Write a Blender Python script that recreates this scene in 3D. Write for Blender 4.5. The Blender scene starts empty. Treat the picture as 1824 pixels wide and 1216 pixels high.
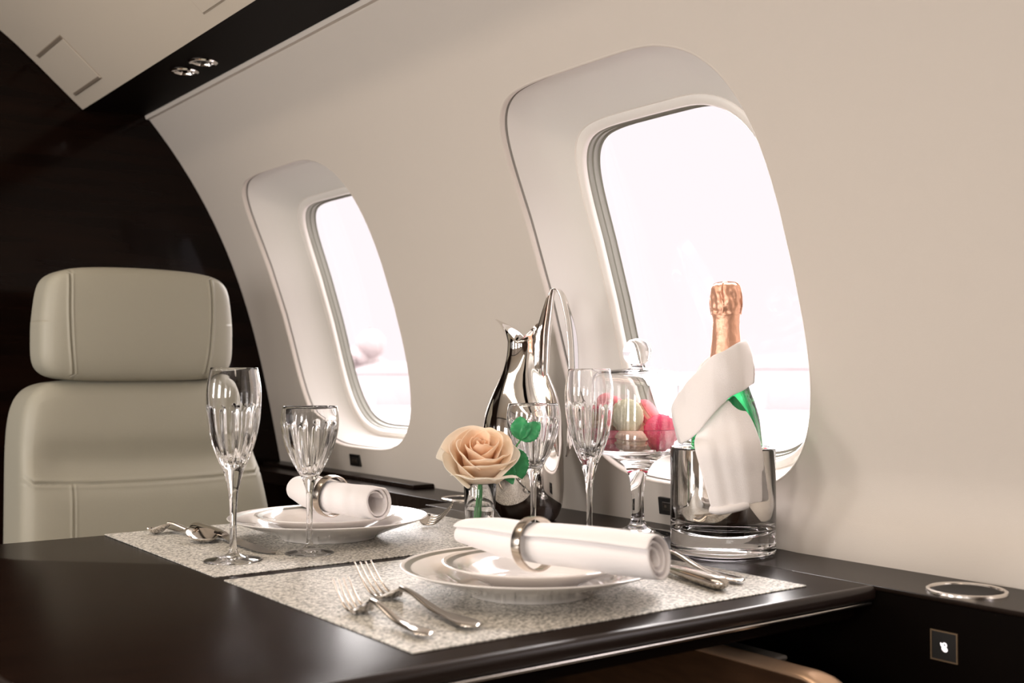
import bpy, bmesh, math, random
from mathutils import Vector, Matrix, noise
from mathutils.geometry import delaunay_2d_cdt

PI = math.pi
TZ = 0.70                      # table top height above the cabin floor
MIR = -0.04                    # cabin centre line (x)
scene = bpy.context.scene
COL = scene.collection
rnd = random.Random(7)

# ------------------------------------------------------------------ helpers
def smooth01(t):
    t = max(0.0, min(1.0, t)); return t * t * (3 - 2 * t)

def lerp(a, b, t): return a + (b - a) * t

def interp(tab, x):
    if x <= tab[0][0]: return tab[0][1]
    for (x0, y0), (x1, y1) in zip(tab, tab[1:]):
        if x <= x1:
            return y0 + (y1 - y0) * (x - x0) / (x1 - x0)
    return tab[-1][1]

def crom(tab, x):
    """Catmull-Rom through (x, value) pairs"""
    n = len(tab)
    if x <= tab[0][0]: return tab[0][1]
    if x >= tab[-1][0]: return tab[-1][1]
    for i in range(n - 1):
        if x <= tab[i + 1][0]:
            break
    x0, y0 = tab[i]; x1, y1 = tab[i + 1]
    h = x1 - x0
    m0 = (y1 - tab[i - 1][1]) / (x1 - tab[i - 1][0]) if i > 0 else (y1 - y0) / h
    m1 = (tab[i + 2][1] - y0) / (tab[i + 2][0] - x0) if i + 2 < n else (y1 - y0) / h
    t = (x - x0) / h
    return ((2*t**3 - 3*t*t + 1) * y0 + (t**3 - 2*t*t + t) * h * m0
            + (-2*t**3 + 3*t*t) * y1 + (t**3 - t*t) * h * m1)

def spline(pts, n):
    """resample a Catmull-Rom spline through 3D points"""
    P = [Vector(p) for p in pts]; out = []
    N = len(P) - 1
    for k in range(n + 1):
        s = k / n * N; i = min(int(s), N - 1); t = s - i
        p1, p2 = P[i], P[i + 1]
        p0 = P[i - 1] if i > 0 else p1 * 2 - p2
        p3 = P[i + 2] if i + 2 <= N else p2 * 2 - p1
        out.append(0.5 * ((2 * p1) + (p2 - p0) * t + (2 * p0 - 5 * p1 + 4 * p2 - p3) * t * t
                          + (3 * p1 - p0 - 3 * p2 + p3) * t ** 3))
    return out

class M:
    """collects geometry, then build() links it as ONE mesh object"""
    def __init__(s): s.v = []; s.f = []; s.mi = []
    def add(s, vs, fs, mi=0):
        b = len(s.v); s.v += [tuple(v) for v in vs]
        s.f += [tuple(b + i for i in f) for f in fs]; s.mi += [mi] * len(fs)
        return s
    def grid(s, rows, closed_u=False, closed_v=False, mi=0):
        nr, nc = len(rows), len(rows[0]); fs = []
        for r in range(nr if closed_v else nr - 1):
            for c in range(nc if closed_u else nc - 1):
                r2 = (r + 1) % nr; c2 = (c + 1) % nc
                fs.append((r * nc + c, r * nc + c2, r2 * nc + c2, r2 * nc + c))
        return s.add([p for row in rows for p in row], fs, mi)
    def lathe(s, prof, seg=64, mod=None, mi=0, center=(0, 0, 0)):
        """prof: (r, z) pairs; r = 0 ends close into a point"""
        cx, cy, cz = center; vs = []; fs = []; idx = []
        for k, (r, z) in enumerate(prof):
            if r < 1e-7:
                idx.append([len(vs)]); vs.append((cx, cy, cz + z))
            else:
                row = []
                for i in range(seg):
                    a = 2 * PI * i / seg; rr, zz = (mod(r, z, a, k) if mod else (r, z))
                    row.append(len(vs)); vs.append((cx + rr * math.cos(a), cy + rr * math.sin(a), cz + zz))
                idx.append(row)
        for A, B in zip(idx, idx[1:]):
            for i in range(seg):
                j = (i + 1) % seg
                if len(A) == 1 and len(B) == 1: continue
                if len(A) == 1: fs.append((A[0], B[j], B[i]))
                elif len(B) == 1: fs.append((A[i], A[j], B[0]))
                else: fs.append((A[i], A[j], B[j], B[i]))
        return s.add(vs, fs, mi)
    def box(s, x0, x1, y0, y1, z0, z1, mi=0):
        v = [(x, y, z) for z in (z0, z1) for y in (y0, y1) for x in (x0, x1)]
        return s.add(v, [(0, 2, 3, 1), (4, 5, 7, 6), (0, 1, 5, 4), (2, 6, 7, 3), (0, 4, 6, 2), (1, 3, 7, 5)], mi)
    def sweep(s, path, sect, up=(0, 0, 1), cap=True, mi=0):
        """sect(i, t) -> closed list of (u, w); u = side, w = up"""
        n = len(path); rows = []; up = Vector(up)
        for i, p in enumerate(path):
            p = Vector(p)
            d = (Vector(path[min(i + 1, n - 1)]) - Vector(path[max(i - 1, 0)])).normalized()
            side = d.cross(up).normalized(); w = side.cross(d).normalized()
            rows.append([p + side * a + w * b for a, b in sect(i, i / (n - 1))])
        m = len(rows[0]); base = len(s.v)
        s.grid(rows, closed_u=True, mi=mi)
        if cap:
            s.f.append(tuple(base + k for k in reversed(range(m)))); s.mi.append(mi)
            s.f.append(tuple(base + (n - 1) * m + k for k in range(m))); s.mi.append(mi)
        return s
    def tube(s, path, rad, seg=12, mi=0, up=(0, 0, 1)):
        R = rad if callable(rad) else (lambda t: rad)
        return s.sweep(path, lambda i, t: [(R(t) * math.cos(2 * PI * k / seg), R(t) * math.sin(2 * PI * k / seg)) for k in range(seg)], up=up, mi=mi)
    def build(s, name, mats, parent=None, loc=(0, 0, 0), rot=None, angle=40, bevel=None, subd=0, solid=None, fix=True, flip=False):
        me = bpy.data.meshes.new(name); me.from_pydata(s.v, [], s.f)
        if not isinstance(mats, (list, tuple)): mats = [mats]
        for m in mats: me.materials.append(m)
        for p, k in zip(me.polygons, s.mi): p.material_index = k
        if fix:
            bm = bmesh.new(); bm.from_mesh(me)
            bmesh.ops.remove_doubles(bm, verts=bm.verts, dist=1e-6)
            bmesh.ops.recalc_face_normals(bm, faces=bm.faces)
            if flip: bmesh.ops.reverse_faces(bm, faces=bm.faces)
            bm.to_mesh(me); bm.free()
        me.shade_smooth()
        if angle: me.set_sharp_from_angle(angle=math.radians(angle))
        o = bpy.data.objects.new(name, me); COL.objects.link(o)
        if parent: o.parent = parent
        o.location = loc
        if rot: o.rotation_euler = rot
        if bevel:
            b = o.modifiers.new('bevel', 'BEVEL'); b.width = bevel; b.segments = 3; b.limit_method = 'ANGLE'; b.angle_limit = math.radians(40); b.harden_normals = False
        if solid:
            d = o.modifiers.new('solid', 'SOLIDIFY'); d.thickness = solid; d.offset = 0
        if subd:
            d = o.modifiers.new('sub', 'SUBSURF'); d.levels = subd; d.render_levels = subd
        return o

def thing(name, label, cat, loc=(0, 0, 0), rz=0, group=None, rot=None):
    o = bpy.data.objects.new(name, None); COL.objects.link(o)
    o.empty_display_size = 0.02
    o.location = (loc[0], loc[1], loc[2] + TZ); o.rotation_euler = rot or (0, 0, rz)
    o['label'] = label; o['category'] = cat
    if group: o['group'] = group
    return o

def tag(o, label, cat, group=None):
    o['label'] = label; o['category'] = cat
    if group: o['group'] = group
    return o

def struct(o):
    o['kind'] = 'structure'; return o

def copy_thing(root, loc, rz, label):
    r = root.copy(); COL.objects.link(r); r.location = (loc[0], loc[1], loc[2] + TZ); r.rotation_euler = (0, 0, rz); r['label'] = label
    for ch in list(root.children):
        c = ch.copy(); COL.objects.link(c); c.parent = r
        for g in list(ch.children):
            d = g.copy(); COL.objects.link(d); d.parent = c
    return r

# ------------------------------------------------------------------ materials
def mat(name, color, rough=0.5, metal=0.0, coat=0.0, coat_rough=0.05, trans=0.0, ior=1.5, spec=0.5, sheen=0.0, sss=0.0,
        noise_scale=None, color2=None, noise_detail=4, stretch=(1, 1, 1), bump=0.0, bump_scale=200, emit=None, estr=0.0, aniso=0.0):
    m = bpy.data.materials.new(name); m.use_nodes = True
    nt = m.node_tree; b = nt.nodes['Principled BSDF']
    b.inputs['Base Color'].default_value = (*color, 1)
    b.inputs['Roughness'].default_value = rough; b.inputs['Metallic'].default_value = metal
    b.inputs['Coat Weight'].default_value = coat; b.inputs['Coat Roughness'].default_value = coat_rough
    b.inputs['Transmission Weight'].default_value = trans; b.inputs['IOR'].default_value = ior
    b.inputs['Specular IOR Level'].default_value = spec
    b.inputs['Sheen Weight'].default_value = sheen
    if sss:
        b.inputs['Subsurface Weight'].default_value = sss; b.inputs['Subsurface Scale'].default_value = 0.01
    if emit:
        b.inputs['Emission Color'].default_value = (*emit, 1); b.inputs['Emission Strength'].default_value = estr
    tc = nt.nodes.new('ShaderNodeTexCoord'); mp = nt.nodes.new('ShaderNodeMapping'); mp.inputs['Scale'].default_value = stretch
    nt.links.new(tc.outputs['Object'], mp.inputs['Vector'])
    if noise_scale:
        n = nt.nodes.new('ShaderNodeTexNoise'); n.inputs['Scale'].default_value = noise_scale; n.inputs['Detail'].default_value = noise_detail
        nt.links.new(mp.outputs['Vector'], n.inputs['Vector'])
        r = nt.nodes.new('ShaderNodeValToRGB'); r.color_ramp.elements[0].position = 0.35; r.color_ramp.elements[1].position = 0.65
        r.color_ramp.elements[0].color = (*color, 1); r.color_ramp.elements[1].color = (*(color2 or color), 1)
        nt.links.new(n.outputs['Fac'], r.inputs['Fac']); nt.links.new(r.outputs['Color'], b.inputs['Base Color'])
    if bump:
        n2 = nt.nodes.new('ShaderNodeTexNoise'); n2.inputs['Scale'].default_value = bump_scale; n2.inputs['Detail'].default_value = 3
        nt.links.new(mp.outputs['Vector'], n2.inputs['Vector'])
        bp = nt.nodes.new('ShaderNodeBump'); bp.inputs['Strength'].default_value = bump; bp.inputs['Distance'].default_value = 0.001
        nt.links.new(n2.outputs['Fac'], bp.inputs['Height']); nt.links.new(bp.outputs['Normal'], b.inputs['Normal'])
    return m

WALL = mat('cabin_wall_cream', (0.62, 0.565, 0.505), 0.6, spec=0.3, bump=0.12, bump_scale=900)
REVEAL = mat('window_surround', (0.67, 0.645, 0.60), 0.5, spec=0.3)
LIP = mat('window_lip', (0.80, 0.76, 0.71), 0.4)
GASKET = mat('window_gasket', (0.26, 0.26, 0.22), 0.55)
GAP = mat('surround_gap', (0.30, 0.28, 0.25), 0.6)
CEIL = mat('overhead_panel', (0.53, 0.47, 0.39), 0.6, spec=0.3, bump=0.15, bump_scale=900)
SEAM = mat('seam_dark', (0.17, 0.135, 0.10), 0.8)
FACEBLACK = mat('ledge_face_black', (0.003, 0.002, 0.0015), 0.38, ior=1.12)
GLOSSBLACK = mat('gloss_dark_lacquer', (0.004, 0.0022, 0.0016), 0.5, ior=1.1)
WOODBULK = mat('bulkhead_veneer', (0.008, 0.0034, 0.002), 0.10, noise_scale=3, color2=(0.004, 0.002, 0.0014), stretch=(1, 1, 12), spec=0.12)
WOOD = mat('table_veneer', (0.008, 0.004, 0.0028), 0.23, noise_scale=5, color2=(0.012, 0.006, 0.004), stretch=(2, 30, 1), ior=1.11)
WOODEDGE = mat('table_edge', (0.016, 0.010, 0.008), 0.3, spec=0.4)
CAB = mat('cabinet_veneer', (0.060, 0.030, 0.015), 0.4, spec=0.2, noise_scale=4, color2=(0.045, 0.022, 0.011), stretch=(1, 6, 30))
LEDGE = mat('ledge_veneer', (0.014, 0.009, 0.0068), 0.27, noise_scale=5, color2=(0.011, 0.0068, 0.005), stretch=(2, 30, 1), ior=1.15)
LID = mat('lid_black', (0.010, 0.008, 0.007), 0.6, spec=0.25)
BLACK = mat('black_plastic', (0.008, 0.007, 0.006), 0.45)
CHROME = mat('polished_steel', (0.80, 0.77, 0.74), 0.05, metal=1.0)
SILVER = mat('cutlery_steel', (0.68, 0.63, 0.58), 0.16, metal=1.0)
RINGM = mat('napkin_ring_metal', (0.66, 0.58, 0.50), 0.2, metal=1.0)
TRIMM = mat('champagne_trim', (0.70, 0.47, 0.31), 0.36, metal=0.75)
DIMGOLD = mat('dim_gold', (0.30, 0.21, 0.13), 0.4, metal=0.8)
SILTRIM = mat('silver_trim', (0.82, 0.78, 0.74), 0.2, metal=1.0)
LEATHER = mat('pale_leather', (0.36, 0.342, 0.275), 0.48, spec=0.4, bump=0.25, bump_scale=700)
LEATHERSIDE = mat('tan_leather', (0.40, 0.27, 0.17), 0.5, bump=0.25, bump_scale=700)
CHINA = mat('white_china', (0.86, 0.82, 0.79), 0.12, coat=0.6, coat_rough=0.03)
BAND = mat('platinum_band', (0.20, 0.20, 0.165), 0.3, metal=0.5)
CLOTH = mat('white_linen', (0.90, 0.855, 0.84), 0.9, spec=0.1, sheen=0.3, bump=0.6, bump_scale=1400)
GLASS = mat('clear_crystal', (1, 1, 1), 0.0, trans=1.0, ior=1.5)
WATER = mat('water', (1, 1, 1), 0.0, trans=1.0, ior=1.33)
GREENGLASS = mat('green_bottle_glass', (0.05, 0.62, 0.22), 0.02, trans=1.0, ior=1.5)
FOIL = mat('copper_foil', (0.82, 0.46, 0.32), 0.42, metal=0.7, bump=0.9, bump_scale=160)
STEM = mat('stem_green', (0.05, 0.30, 0.08), 0.5)
LEAF = mat('leaf_green', (0.03, 0.27, 0.10), 0.4, noise_scale=60, color2=(0.05, 0.38, 0.14))
CARPET = mat('carpet', (0.16, 0.13, 0.10), 0.95, bump=0.5, bump_scale=300)

def petal_mat():
    m = mat('rose_petal', (0.95, 0.70, 0.47), 0.6, spec=0.2, sheen=0.3)
    nt = m.node_tree; b = nt.nodes['Principled BSDF']
    at = nt.nodes.new('ShaderNodeAttribute'); at.attribute_name = 'tone'
    r = nt.nodes.new('ShaderNodeValToRGB')
    r.color_ramp.elements[0].color = (1.0, 0.66, 0.40, 1); r.color_ramp.elements[0].position = 0.0
    r.color_ramp.elements[1].color = (0.99, 0.96, 0.89, 1); r.color_ramp.elements[1].position = 1.0
    e = r.color_ramp.elements.new(0.45); e.color = (1.0, 0.86, 0.70, 1)
    nt.links.new(at.outputs['Fac'], r.inputs['Fac']); nt.links.new(r.outputs['Color'], b.inputs['Base Color'])
    tl = nt.nodes.new('ShaderNodeBsdfTranslucent'); nt.links.new(r.outputs['Color'], tl.inputs['Color'])
    mx = nt.nodes.new('ShaderNodeMixShader'); mx.inputs['Fac'].default_value = .42
    o = nt.nodes['Material Output']
    nt.links.new(b.outputs[0], mx.inputs[1]); nt.links.new(tl.outputs[0], mx.inputs[2]); nt.links.new(mx.outputs[0], o.inputs['Surface'])
    return m
PETAL = petal_mat()

def placemat_mat():
    m = mat('woven_metallic_vinyl', (0.6, 0.56, 0.5), 0.42, metal=0.1)
    nt = m.node_tree; b = nt.nodes['Principled BSDF']
    tc = nt.nodes.new('ShaderNodeTexCoord'); mp = nt.nodes.new('ShaderNodeMapping'); mp.inputs['Scale'].default_value = (1.0, 1.35, 1)
    nt.links.new(tc.outputs['Object'], mp.inputs['Vector'])
    v = nt.nodes.new('ShaderNodeTexVoronoi'); v.inputs['Scale'].default_value = 520; nt.links.new(mp.outputs['Vector'], v.inputs['Vector'])
    n = nt.nodes.new('ShaderNodeTexNoise'); n.inputs['Scale'].default_value = 330; n.inputs['Detail'].default_value = 4; nt.links.new(mp.outputs['Vector'], n.inputs['Vector'])
    r = nt.nodes.new('ShaderNodeValToRGB'); r.color_ramp.elements[0].position = 0.36; r.color_ramp.elements[1].position = 0.60
    r.color_ramp.elements[0].color = (0.13, 0.125, 0.10, 1); r.color_ramp.elements[1].color = (0.78, 0.74, 0.67, 1)
    nt.links.new(n.outputs['Fac'], r.inputs['Fac']); nt.links.new(r.outputs['Color'], b.inputs['Base Color'])
    bp = nt.nodes.new('ShaderNodeBump'); bp.inputs['Strength'].default_value = 0.7; bp.inputs['Distance'].default_value = 0.0008
    nt.links.new(v.outputs['Distance'], bp.inputs['Height']); nt.links.new(bp.outputs['Normal'], b.inputs['Normal'])
    return m
MATVINYL = placemat_mat()

def pane_mat():
    m = bpy.data.materials.new('window_pane'); m.use_nodes = True
    nt = m.node_tree; nt.nodes.clear()
    o = nt.nodes.new('ShaderNodeOutputMaterial'); mx = nt.nodes.new('ShaderNodeMixShader')
    t = nt.nodes.new('ShaderNodeBsdfTransparent'); t.inputs['Color'].default_value = (1, 0.985, 0.985, 1)
    g = nt.nodes.new('ShaderNodeBsdfGlossy'); g.inputs['Roughness'].default_value = 0.02
    mx.inputs['Fac'].default_value = 0.05
    nt.links.new(t.outputs[0], mx.inputs[1]); nt.links.new(g.outputs[0], mx.inputs[2]); nt.links.new(mx.outputs[0], o.inputs['Surface'])
    return m
PANE = pane_mat()

# ------------------------------------------------------------------ cabin shell
def prof(z):
    """x of the sidewall at height z above the table plane"""
    if z < -0.25: return 1.1656 + 0.052 + 0.0 * z - 0.10 * max(0, (-z - 0.35)) ** 2
    if z < 0: return 1.1656 - 0.2077 * z
    return -0.42332 * z ** 3 + 0.06832 * z ** 2 - 0.20775 * z + 1.16559

def wallx(y, z):
    off = -0.052 * smooth01((1.24 - y) / 0.28) * smooth01((y + 0.2) / 0.3) * (1 - smooth01(z / 0.09)) if z < 0.09 else 0
    if z < 0: off *= 1
    return prof(z) + off

WIN_Y = [1.153, 2.100, 0.206, -0.741]
def corner_power(dy, dz):
    if dz > 0: return 4.2 + .7 * (1 + max(-1.0, min(1.0, dy * 3)))      # the corner towards the nose is tighter
    return 3.5
def contour(hy, zc, hz, yc, n=96):
    pts = []
    for i in range(n):
        a = 2 * PI * i / n; c, s = math.cos(a), math.sin(a)
        e = 2 / corner_power(c, s)
        pts.append((yc + hy * math.copysign(abs(c) ** e, c), zc + hz * math.copysign(abs(s) ** e, s)))
    return pts
OUT = (0.2425, 0.3425, 0.2815)

def build_wall(name, mirror=False, y0=-2.0, y1=2.52, z0=-0.70, z1=0.787):
    V = []; E = []; nb = 0
    def add_loop(pts, closed=True):
        b = len(V); V.extend(Vector(p) for p in pts)
        E.extend((b + i, b + (i + 1) % len(pts)) for i in range(len(pts)))
    ny, nz = 90, 46
    rect = [(lerp(y0, y1, i / ny), z0) for i in range(ny)] + [(y1, lerp(z0, z1, i / nz)) for i in range(nz)] \
        + [(lerp(y1, y0, i / ny), z1) for i in range(ny)] + [(y0, lerp(z1, z0, i / nz)) for i in range(nz)]
    add_loop(rect)
    holes = []
    for yc in WIN_Y:
        c = contour(OUT[0] * 1.012, OUT[1], OUT[2] * 1.010, yc); holes.append(c); add_loop(c)
        for k in (1.03, 1.07, 1.13, 1.2):
            V.extend(Vector(p) for p in contour(OUT[0] * k, OUT[1], OUT[2] * (k - .01), yc) if p[1] < z1 - .02)
    for i in range(1, ny):
        for j in range(1, nz):
            y, z = lerp(y0, y1, i / ny), lerp(z0, z1, j / nz)
            if any(abs(y - yc) < OUT[0] * 1.22 and abs(z - OUT[1]) < OUT[2] * 1.2 for yc in WIN_Y):
                if any(abs((y - yc) / (OUT[0] * 1.25)) ** 4 + abs((z - OUT[1]) / (OUT[2] * 1.23)) ** 4 < 1 for yc in WIN_Y): continue
            V.append(Vector((y, z)))
    vo, eo, fo, _, _, _ = delaunay_2d_cdt(V, E, [], 0, 1e-6)
    fs = []
    def inside(p):
        for yc in WIN_Y:
            dy, dz = (p[0] - yc) / (OUT[0] * 1.012), (p[1] - OUT[1]) / (OUT[2] * 1.010)
            if max(abs(dy), abs(dz)) > 1.001: continue
            poly = contour(OUT[0] * 1.012, OUT[1], OUT[2] * 1.010, yc); hit = False
            for (ya, za), (yb, zb) in zip(poly, poly[1:] + poly[:1]):
                if (za > p[1]) != (zb > p[1]) and p[0] < (yb - ya) * (p[1] - za) / (zb - za) + ya: hit = not hit
            if hit: return True
        return False
    for f in fo:
        c = sum((vo[i] for i in f), Vector((0, 0))) / len(f)
        if not inside(c): fs.append(tuple(f))
    m = M()
    sgn = -1 if mirror else 1
    m.add([(MIR + sgn * (wallx(v.x, v.y) - MIR), v.x, v.y + TZ) for v in vo], fs)
    o = m.build(name, WALL, angle=None, fix=False)
    bm = bmesh.new(); bm.from_mesh(o.data); bmesh.ops.recalc_face_normals(bm, faces=bm.faces)
    bm.to_mesh(o.data); bm.free(); o.data.shade_smooth()
    return struct(o)

def build_window(idx, yc, mirror=False):
    sgn = -1 if mirror else 1
    def ring(hy, zc, hz, off):
        out = []
        for y, z in contour(hy, zc, hz, yc):
            sl = (prof(z - .005) - prof(z + .005)) / .01; L = math.hypot(1, sl)
            out.append((MIR + sgn * (wallx(y, z) + off / L - MIR), y, z + off * sl / L + TZ))
        return out
    a, zc, b = OUT
    rings = [(a * 1.012, zc, b * 1.010, 0.0), (a * 1.006, zc, b * 1.005, -0.0006), (a * 1.0, zc, b * 1.0, 0.0004), (a * .9965, zc, b * .997, 0.0035), (a * .995, zc, b * .996, 0.008)]
    m = M(); m.grid([ring(*r) for r in rings], closed_u=True)
    root = struct(m.build('window_%d' % idx, WALL, angle=None))
    g = M(); g.grid([ring(*r) for r in [(a * .995, zc, b * .996, .008), (a * .999, zc, b * .9995, .0100), (a * .999, zc, b * .9995, .0115), (a * .991, zc, b * .993, .0120)]], closed_u=True)
    g.build('gap_seal', GAP, root, angle=None)
    R = [(a * .991, zc, b * .993, .0120), (a * .982, .3415, .2780, .018), (a * .966, .3380, .2740, .031), (a * .94, .3310, .2675, .046), (a * .905, .3230, .2595, .060), (a * .86, .3140, .2505, .072), (.195, .3075, .2435, .0790)]
    s = M(); s.grid([ring(*r) for r in R], closed_u=True); s.build('window_surround', REVEAL, root, angle=None)
    R2 = [(.195, .3075, .2435, .0790), (.1935, .3075, .242, .0810), (.192, .3075, .2405, .0792), (.184, .3072, .2325, .0798), (.182, .307, .2305, .0825), (.1818, .307, .2303, .088)]
    s = M(); s.grid([ring(*r) for r in R2], closed_u=True); s.build('pane_frame', LIP, root, angle=50)
    R3 = [(.1818, .307, .2303, .088), (.1800, .307, .2285, .0895), (.1797, .307, .2282, .097), (.1780, .307, .226, .098), (.1775, .307, .2255, .107), (.175, .307, .2225, .108)]
    s = M(); s.grid([ring(*r) for r in R3], closed_u=True); s.build('pane_seal', GASKET, root, angle=50)
    def cap(off):
        rows = [ring(.1775 * k, .307, .2255 * k, off) for k in (1, .8, .6, .4, .2, .02)]
        n = len(rows[0]); q = M(); q.grid(rows, closed_u=True); q.f.append(tuple(range(5 * n, 6 * n))); q.mi.append(0); return q
    q = cap(.1075)
    q.build('pane', PANE, root, angle=None)
    return root

build_wall('wall_right'); build_wall('wall_left', mirror=True)
n = 0
for mir in (False, True):
    for yc in WIN_Y:
        n += 1; build_window(n, yc, mir)

# outer hull behind the wall gap so that daylight only enters through the panes
def box_obj(name, b, m, parent=None, bevel=None):
    return M().box(*b).build(name, m, parent, bevel=bevel)

struct(box_obj('floor', (-1.30, 1.35, -2.0, 2.60, -0.04, 0.0), CARPET))
# bulkheads
def bulkhead(name, y0, y1, m):
    pr = [(prof(z) + .012, z) for z in [-.70 + 1.49 * k / 40 for k in range(41)]] + [(.84, .86), (.62, 1.06), (.30, 1.20), (MIR, 1.24)]
    pts = pr + [(2 * MIR - x, z) for x, z in reversed(pr[:-1])]
    q = M(); L = len(pts)
    q.add([(x, y, z + TZ) for y in (y0, y1) for x, z in pts], [tuple(range(L)), tuple(L + i for i in reversed(range(L)))] + [(i, (i + 1) % L, L + (i + 1) % L, L + i) for i in range(L)])
    return struct(q.build(name, m, angle=30))
bulkhead('wall_front', 2.52, 2.56, WOODBULK)
bulkhead('wall_back', -2.06, -2.0, CAB)

# overhead: dark service strip, light lip, sloping overhead panel, ceiling
def xm(x, mirror): return 2 * MIR - x if mirror else x
def extr(name, pts, y0, y1, m, mirror=False, parent=None, ny=1, closed=True, angle=35, bevel=None):
    rows = [[(xm(x, mirror), lerp(y0, y1, k / ny), z + TZ) for x, z in pts] for k in range(ny + 1)]
    q = M(); q.grid(rows, closed_u=closed)
    if closed:
        L = len(pts); q.f.append(tuple(range(L))); q.mi.append(0)
        q.f.append(tuple(ny * L + i for i in reversed(range(L)))); q.mi.append(0)
    return q.build(name, m, parent, angle=angle, bevel=bevel)

for mir in (False, True):
    nm = 'left' if mir else 'right'
    o = extr('ceiling_strip_' + nm, [(.700, .781), (.842, .7865), (.842, .800), (.700, .800)], -2.0, 2.515, GLOSSBLACK, mir); struct(o); o.name = 'trim_%d' % (2 if mir else 1)
    o = extr('trim', [(.835, .7845), (.8375, .7775), (.848, .778), (.900, .792), (.900, .83), (.843, .800)], -2.0, 2.518, WALL, mir); struct(o); o.name = 'trim_%d' % (4 if mir else 3)
    # overhead panel with a soft curve
    top = []
    prm = [(0, .700, .7805), (.12, .665, .811), (.35, .600, .869), (.65, .534, .9225), (1, .44, .985), (1.5, .28, 1.055), (2, .10, 1.09), (2.4, MIR, 1.095)]
    for k in range(25):
        t = 2.4 * k / 24
        top.append((crom([(p[0], p[1]) for p in prm], t), crom([(p[0], p[2]) for p in prm], t)))
    pts = top + [(MIR, 1.14), (.10, 1.135), (.30, 1.10), (.56, .98), (.700, .85)]
    o = extr('ceiling_' + nm, pts, -2.0, 2.515, CEIL, mir); struct(o)

# hatch panels in the overhead (real side)
slope = Vector((.600 - .700, 0, .869 - .7805)).normalized()      # up the slope
nrm = Vector((-slope.z, 0, slope.x)).normalized()
if nrm.z > 0: nrm = -nrm
def on_slope(x, y, h=0):
    prm = [(.700, .7805), (.665, .811), (.600, .869), (.534, .9225)]
    prm = sorted(prm); z = interp(prm, x)
    return Vector((x, y, z + TZ)) + nrm * h
def slope_slab(name, x0, x1, y0, y1, h0, h1, m, parent, seg=6):
    q = M(); rows = []
    lo = [[on_slope(lerp(x0, x1, i / seg), y, h0) for i in range(seg + 1)] for y in (y0, y1)]
    hi = [[on_slope(lerp(x0, x1, i / seg), y, h1) for i in range(seg + 1)] for y in (y0, y1)]
    ringA = lo[0] + list(reversed(hi[0])); ringB = lo[1] + list(reversed(hi[1]))
    q.grid([ringA, ringB], closed_u=True); L = len(ringA)
    q.f.append(tuple(range(L))); q.mi.append(0); q.f.append(tuple(L + i for i in reversed(range(L)))); q.mi.append(0)
    return q.build(name, m, parent, bevel=0.0015)
def hatch(label, x0, x1, y0, y1, slots):
    root = thing('overhead_hatch', label, 'hatch', (lerp(x0, x1, .5), lerp(y0, y1, .5), interp(sorted([(.700, .7805), (.600, .869), (.534, .9225)]), (x0 + x1) / 2)))
    inv = Matrix.Translation(-Vector(root.location))
    ps = [slope_slab('hatch_door', x0, x1, y0, y1, -.001, .0018, CEIL, root)]
    ps.append(slope_slab('hatch_gap', x0 - .002, x1 + .002, y0 - .0025, y1 + .0025, -.0008, .0006, mat('gap_shade', (.30, .25, .19), .8), root))
    if slots:
        ps.append(slope_slab('slot', x0 - .001, x0 + .005, y0 - .001, y1 - .006, .0, .0028, SEAM, root))
        ps.append(slope_slab('slot', x1 - .004, x1 + .001, y0 + .004, y1 + .001, .0, .0028, SEAM, root))
    for p in ps: p.data.transform(inv)
    return root
hatch('small cream hatch with two dark slots in the overhead panel', .597, .675, 2.300, 2.478, True)
hatch('cream overhead hatch door cut off by the top edge of the picture', .50, .680, 1.42, 1.770, False)

# two reading lights in the dark strip
def reading_light(x, y, label, lit):
    r = thing('reading_spotlight', label, 'light', (x, y, .7845), group=None)
    M().lathe([(.026, .001), (.0265, -.003), (.024, -.0055), (.019, -.005), (.0175, -.001), (.0175, .001)], 48).build('bezel', CHROME, r)
    M().lathe([(0, -.0015), (.006, -.0045), (.0135, -.0025), (.0175, .0005)], 40).build('lens', CHROME if lit else mat('smoked_lens', (.12, .11, .10), .1, metal=.6), r)
    return r
reading_light(.764, 2.083, 'chrome reading light with bright lens, nearer the far bulkhead', True)
reading_light(.768, 2.000, 'chrome reading light with darker lens, farther from the bulkhead', False)

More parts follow.
